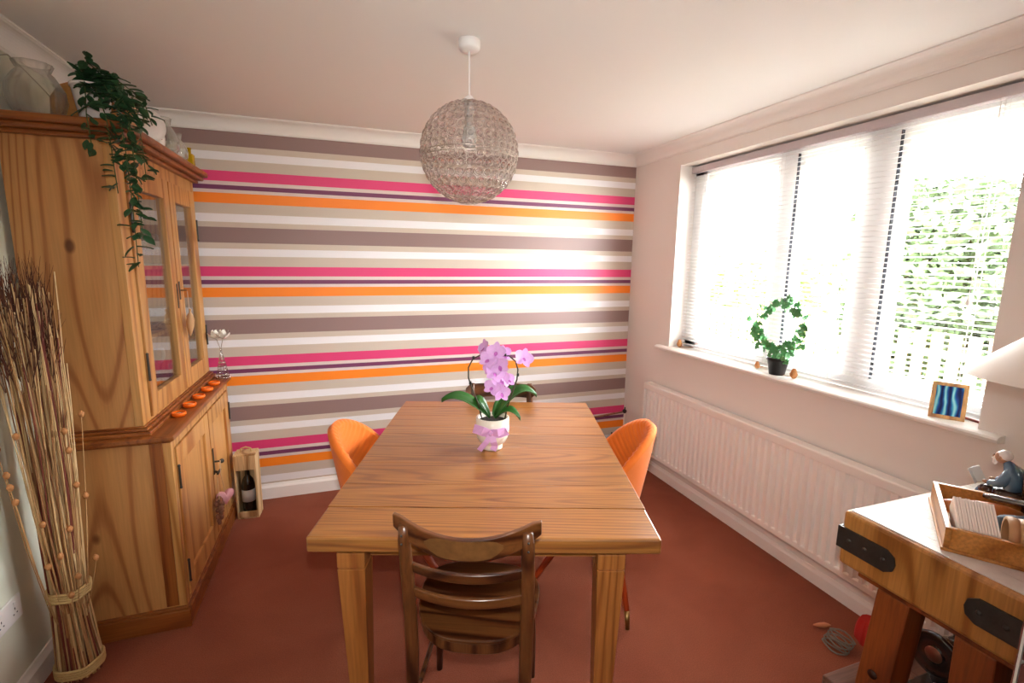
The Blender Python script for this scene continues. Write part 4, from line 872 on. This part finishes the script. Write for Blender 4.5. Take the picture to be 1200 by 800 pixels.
# figurine: seated old man reading, faces +y
fg = empty('seated_figurine', (-.352, -2.578, bz1+.0008), R(6), 'glazed figurine of a seated old man in a blue coat reading, on the butcher block', 'figurine')
fg.scale = (1.0,)*3
def skin(name, pts, edges, rad, mat, parent, lvl=2):
    me = bpy.data.meshes.new(name); me.from_pydata(pts, edges, []); me.materials.append(mat); o = bpy.data.objects.new(name, me); link(o, name, parent)
    o.modifiers.new('k', 'SKIN'); 
    for i, v in enumerate(me.skin_vertices[0].data): v.radius = (rad[i],)*2; v.use_root = (i == 0)
    md = o.modifiers.new('u', 'SUBSURF'); md.levels = lvl; md.render_levels = lvl; md2 = o.modifiers[0]; md2.use_smooth_shade = True
    return o
Z = .04
sp = [(0, -.03, Z+.01), (0, -.032, Z+.045), (0, -.018, Z+.078), (0, -.002, Z+.098), (0, .008, Z+.108), (-.026, -.012, Z+.076), (-.034, .0, Z+.045), (-.022, .032, Z+.035), (.026, -.012, Z+.076), (.034, .0, Z+.045), (.022, .032, Z+.035), (-.016, .02, Z+.008), (-.018, .045, Z+.012), (-.018, .052, Z-.025), (.016, .02, Z+.008), (.018, .045, Z+.012), (.018, .052, Z-.025), (-.018, .068, Z-.031), (.018, .068, Z-.031)]
skin('body', sp, [(0, 1), (1, 2), (2, 3), (3, 4), (2, 5), (5, 6), (6, 7), (2, 8), (8, 9), (9, 10), (0, 11), (11, 12), (12, 13), (0, 14), (14, 15), (15, 16), (13, 17), (16, 18)], [.031, .034, .031, .015, .010, .017, .014, .009, .017, .014, .009, .017, .014, .011, .017, .014, .011, .009, .009], m_blue, fg)
B().sphere((0, .016, Z+.117), .017, 16, 12, (.85, 1, 1.1)).sphere((0, .034, Z+.115), .0035, 8, 6, (1, 1.2, 1.3)).sphere((-.0145, .016, Z+.117), .004, 8, 6, (.5, 1, 1.3)).sphere((.0145, .016, Z+.117), .004, 8, 6, (.5, 1, 1.3)).out('head', m_skin, fg, smooth=True)
B().sphere((0, .010, Z+.124), .0175, 14, 10, (.92, 1, .95)).sphere((0, .030, Z+.104), .010, 10, 8, (.9, .7, 1.5)).sphere((-.005, .035, Z+.110), .004, 8, 6, (1.4, .6, .6)).sphere((.005, .035, Z+.110), .004, 8, 6, (1.4, .6, .6)).out('white_hair_and_beard', m_porc, fg, smooth=True)
B().sphere((-.006, .0325, Z+.121), .0016, 6, 5).sphere((.006, .0325, Z+.121), .0016, 6, 5).out('eyes', m_black, fg)
B().box(-.036, -.001, -.001, .001, 0, .045, Matrix.Translation((0, .062, Z+.018)) @ Matrix.Rotation(R(-30), 4, 'X') @ rotz(R(15))).box(.001, .036, -.001, .001, 0, .045, Matrix.Translation((0, .062, Z+.018)) @ Matrix.Rotation(R(-30), 4, 'X') @ rotz(R(-15))).out('newspaper', m_porc, fg, bevel=.0005)
for sx in (-1, 1):
    B().sphere((sx*.022, .037, Z+.037), .0065, 8, 6, (1, 1.2, .8)).out('hand', m_skin, fg, smooth=True)
    B().sphere((sx*.018, .066, Z-.032), .008, 10, 6, (.9, 1.7, .9)).out('shoe', m_brown, fg, smooth=True)
B().grid(lambda u, v: ((.046)*math.cos(math.pi*u), -.056-.016*math.sin(math.pi*u)+.03*v*v*math.sin(math.pi*u), v*(.08+.075*math.sin(math.pi*u))), 15, 7).out('chair_back', m_brown, fg, smooth=True, solid=.006)
B().box(-.04, .04, -.055, .03, 0, Z-.012).out('chair_seat', m_brown, fg, bevel=.008)
B().sphere((0, -.018, Z+.012), .042, 14, 8, (1.12, 1.05, .6)).sphere((-.018, .03, Z+.01), .018, 10, 8, (1, 1.3, 1)).sphere((.018, .03, Z+.01), .018, 10, 8, (1, 1.3, 1)).out('coat_tail', m_brown, fg, smooth=True)
# vintage sewing machine under the block
sm = empty('sewing_machine', (-.36, -2.46, 0), 0, 'black glossy vintage sewing machine with hand wheel on the floor under the butcher block', 'sewing machine')
B().box(-.225, .10, -.16, .175, .0, .10).box(.1, .255, -.036, .175, 0, .10).out('wooden_base', m_sbase, sm, bevel=.006)
B().box(.0, .25, -.04, .045, .1005, .125).out('bed_plate', m_gloss, sm, bevel=.006)
B().lathe([(0, 0), (.032, .0), (.036, .01), (.028, .03), (.026, .08), (.028, .12), (.032, .14), (.026, .16), (0, .165)], 20, (.135, 0, .12)).tube([(.12, 0, .255), (.17, 0, .262), (.22, 0, .255), (.235, 0, .22), (.235, 0, .17)], [.028, .026, .026, .022, .014], 14).out('arm', m_gloss, sm, smooth=True)
WM = Matrix.Translation((.06, 0, .252)) @ Matrix.Rotation(R(-90), 4, 'Y')
B().lathe([(.024, -.008), (.028, -.012), (.045, -.004), (.066, -.010), (.076, -.006), (.078, .004), (.074, .012), (.062, .010), (.045, .002), (.03, .008), (.024, .01)], 40, m=WM).out('hand_wheel', m_gloss, sm, smooth=True)
B().lathe([(0, .013), (.024, .013), (.029, .006), (.029, -.004), (0, -.004)], 24, m=WM).out('wheel_boss', m_boss, sm, smooth=True)
B().tube([(.07, 0, .252), (.12, 0, .255)], .020, 14).out('chrome_collar', m_chrome, sm, smooth=True)
B().box(.06, .11, -.05, -.046, .15, .165).out('gold_plate', M('gilt', '9a8858', .4, .6), sm, bevel=.001)
B().tube([(.03, -.03, .12), (.03, -.03, .16)], .006, 8).sphere((.03, -.03, .165), .009, 8, 6).out('lever', m_chrome, sm, smooth=True)
B().lathe([(0, 0), (.012, 0), (.012, .01), (.004, .012), (.004, .04), (0, .042)], 10, (.17, 0, .285)).out('spool_pin', m_gloss, sm)
o = B().grid(lambda u, v: ((.05+.012*math.sin(u*12.6))*math.cos(u*6.283)*(1-.35*v**3), (.045+.01*math.cos(u*18))*math.sin(u*6.283)*(1-.35*v**3), .10*v+.004*math.sin(u*25)), 24, 7, cu=True).lathe([(0, .098), (.035, .1)], 12).out('red_cloth_bag', m_red, smooth=True, loc=(-.135, -2.15, 0)); tag(o, 'crumpled red cloth bag on the carpet behind the front block leg', 'bag')
b = B()
for k in range(5): b.tube([(.03*math.cos(j*.42+k)+.01*k-.02, .05*math.sin(j*.42+k), .006+.009*k+.004*math.sin(j*1.3)) for j in range(15)], .0035, 5, closed=True)
o = b.out('twig_coil', M('grey_twig', '7a6e62', .8), smooth=True, loc=(-.285, -2.13, 0)); tag(o, 'loose coil of grey twigs on the carpet in front of the red bag', 'twigs')
o = B().lathe([(0, -.04), (.004, -.035), (.010, -.01), (.012, .01), (.006, .03), (0, .04)], 12).out('terracotta_leaf', m_rust, smooth=True, loc=(-.25, -2.03, .0125), rot=(R(90), 0, R(70))); tag(o, 'small rust-pink pointed ornament on the carpet beside the grey twigs', 'ornament')
# walking stick / tripod stand in the far right corner
st = empty('corner_stand', (-.07, -.12, 0), 0, 'thin stand with dark knob and mottled stick handle in the far right corner', 'stand')
B().tube([(0, 0, 0), (0, 0, .385)], .005, 8).out('pole', M('pale_pole', 'd8ccc0', .4), st, smooth=True); B().sphere((0, 0, .392), .018, 12, 8).tube([(0, 0, .39), (.002, 0, .425)], .005, 8).out('knob', m_black, st, smooth=True)
B().tube([(-.01, 0, .388), (-.10, .01, .378), (-.20, .02, .364), (-.26, .026, .360)], [.007, .008, .009, .006], 8).out('stick_handle', M('mottled_stick', '8a5840', .6, var=.8, vscale=60), st, smooth=True); B().lathe([(0, 0), (.05, 0), (.045, .008), (0, .012)], 20).out('foot', m_black, st)
ub = empty('umbrella', (-.30, -.30, 0), 0, 'small blue and white folded umbrella with black tip beside the corner stand', 'umbrella')
B().lathe([(0, .0), (.012, .0), (.035, .12), (.04, .22), (.018, .235), (0, .24)], 16, rib=(.12, 8)).out('canopy', M('blue_white_cloth', '9fb8cc', .7, var=.6, vscale=30), ub, smooth=True); B().tube([(0, 0, .23), (.012, 0, .30)], .006, 8).out('handle', m_black, ub)
# ------------------------------------------------------------------ garden outside
GZ_ = -.25
B().box(.3, 14, -12, 9, GZ_-.1, GZ_).out('ground', m_grass, kind='structure'); B().box(.3, 3.2, -12, 9, GZ_, GZ_+.02).out('patio', m_slabs, kind='structure')
def hedge(name, x0, x1, y0, y1, h, n, mat, label, cat):
    b = B()
    for i in range(n):
        y = random.uniform(y0, y1); hh_ = h*(1+.18*noise.noise((y*1.1, 0, 3))); z = GZ_+hh_*random.random()**.85
        x = random.uniform(x0, x1)+.25*noise.noise((y*1.3, z*1.3, 7)); s = random.uniform(.05, .11)
        e = Euler((random.uniform(0, 6), random.uniform(0, 6), random.uniform(0, 6))).to_matrix()
        vs_ = [b.bm.verts.new(Vector((x, y, z))+e @ Vector(q)*s) for q in ((-.5, 0, 0), (0, -.9, .1), (.5, 0, 0), (0, .9, .1))]
        b.bm.faces.new(vs_)
    o = empty(name, ((x0+x1)/2, (y0+y1)/2, GZ_), 0, label, cat); 
    for v in b.bm.verts: v.co -= o.location
    b.out('foliage', mat, o, kind='stuff')
    b2 = B()
    for k in range(5):
        yy = y0+(y1-y0)*(k+.5)/5-(y0+y1)/2; b2.tube([(0, yy, 0), (.05, yy+.05, h*.6)], [.04, .02], 6)
    b2.out('stems', m_bark, o)
    return o
hedge('garden_hedge', 4.2, 5.2, -4.2, 1.5, 2.7, 26000, m_hedge2, 'tall dark green garden hedge outside the right-hand window pane', 'hedge')
hedge('garden_shrub', 4.0, 5.0, 2.1, 7.5, 2.0, 9000, m_hedge, 'lower yellow-green shrub outside the left-hand window panes', 'shrub')
gf = empty('garden_fence', (3.6, 0, GZ_), 0, 'low wooden slatted garden fence in front of the hedge', 'fence')
sm_ = B().box(-.01, .01, -.05, .05, 0, 1.15).mesh('board'); sm_.materials.append(m_fence)
for i in range(52): inst('board', sm_, gf, (0, -4+i*.16, 0))
B().box(.01, .04, -4.1, 4.3, .25, .32).box(.01, .04, -4.1, 4.3, .9, .97).out('rail', m_fence, gf)
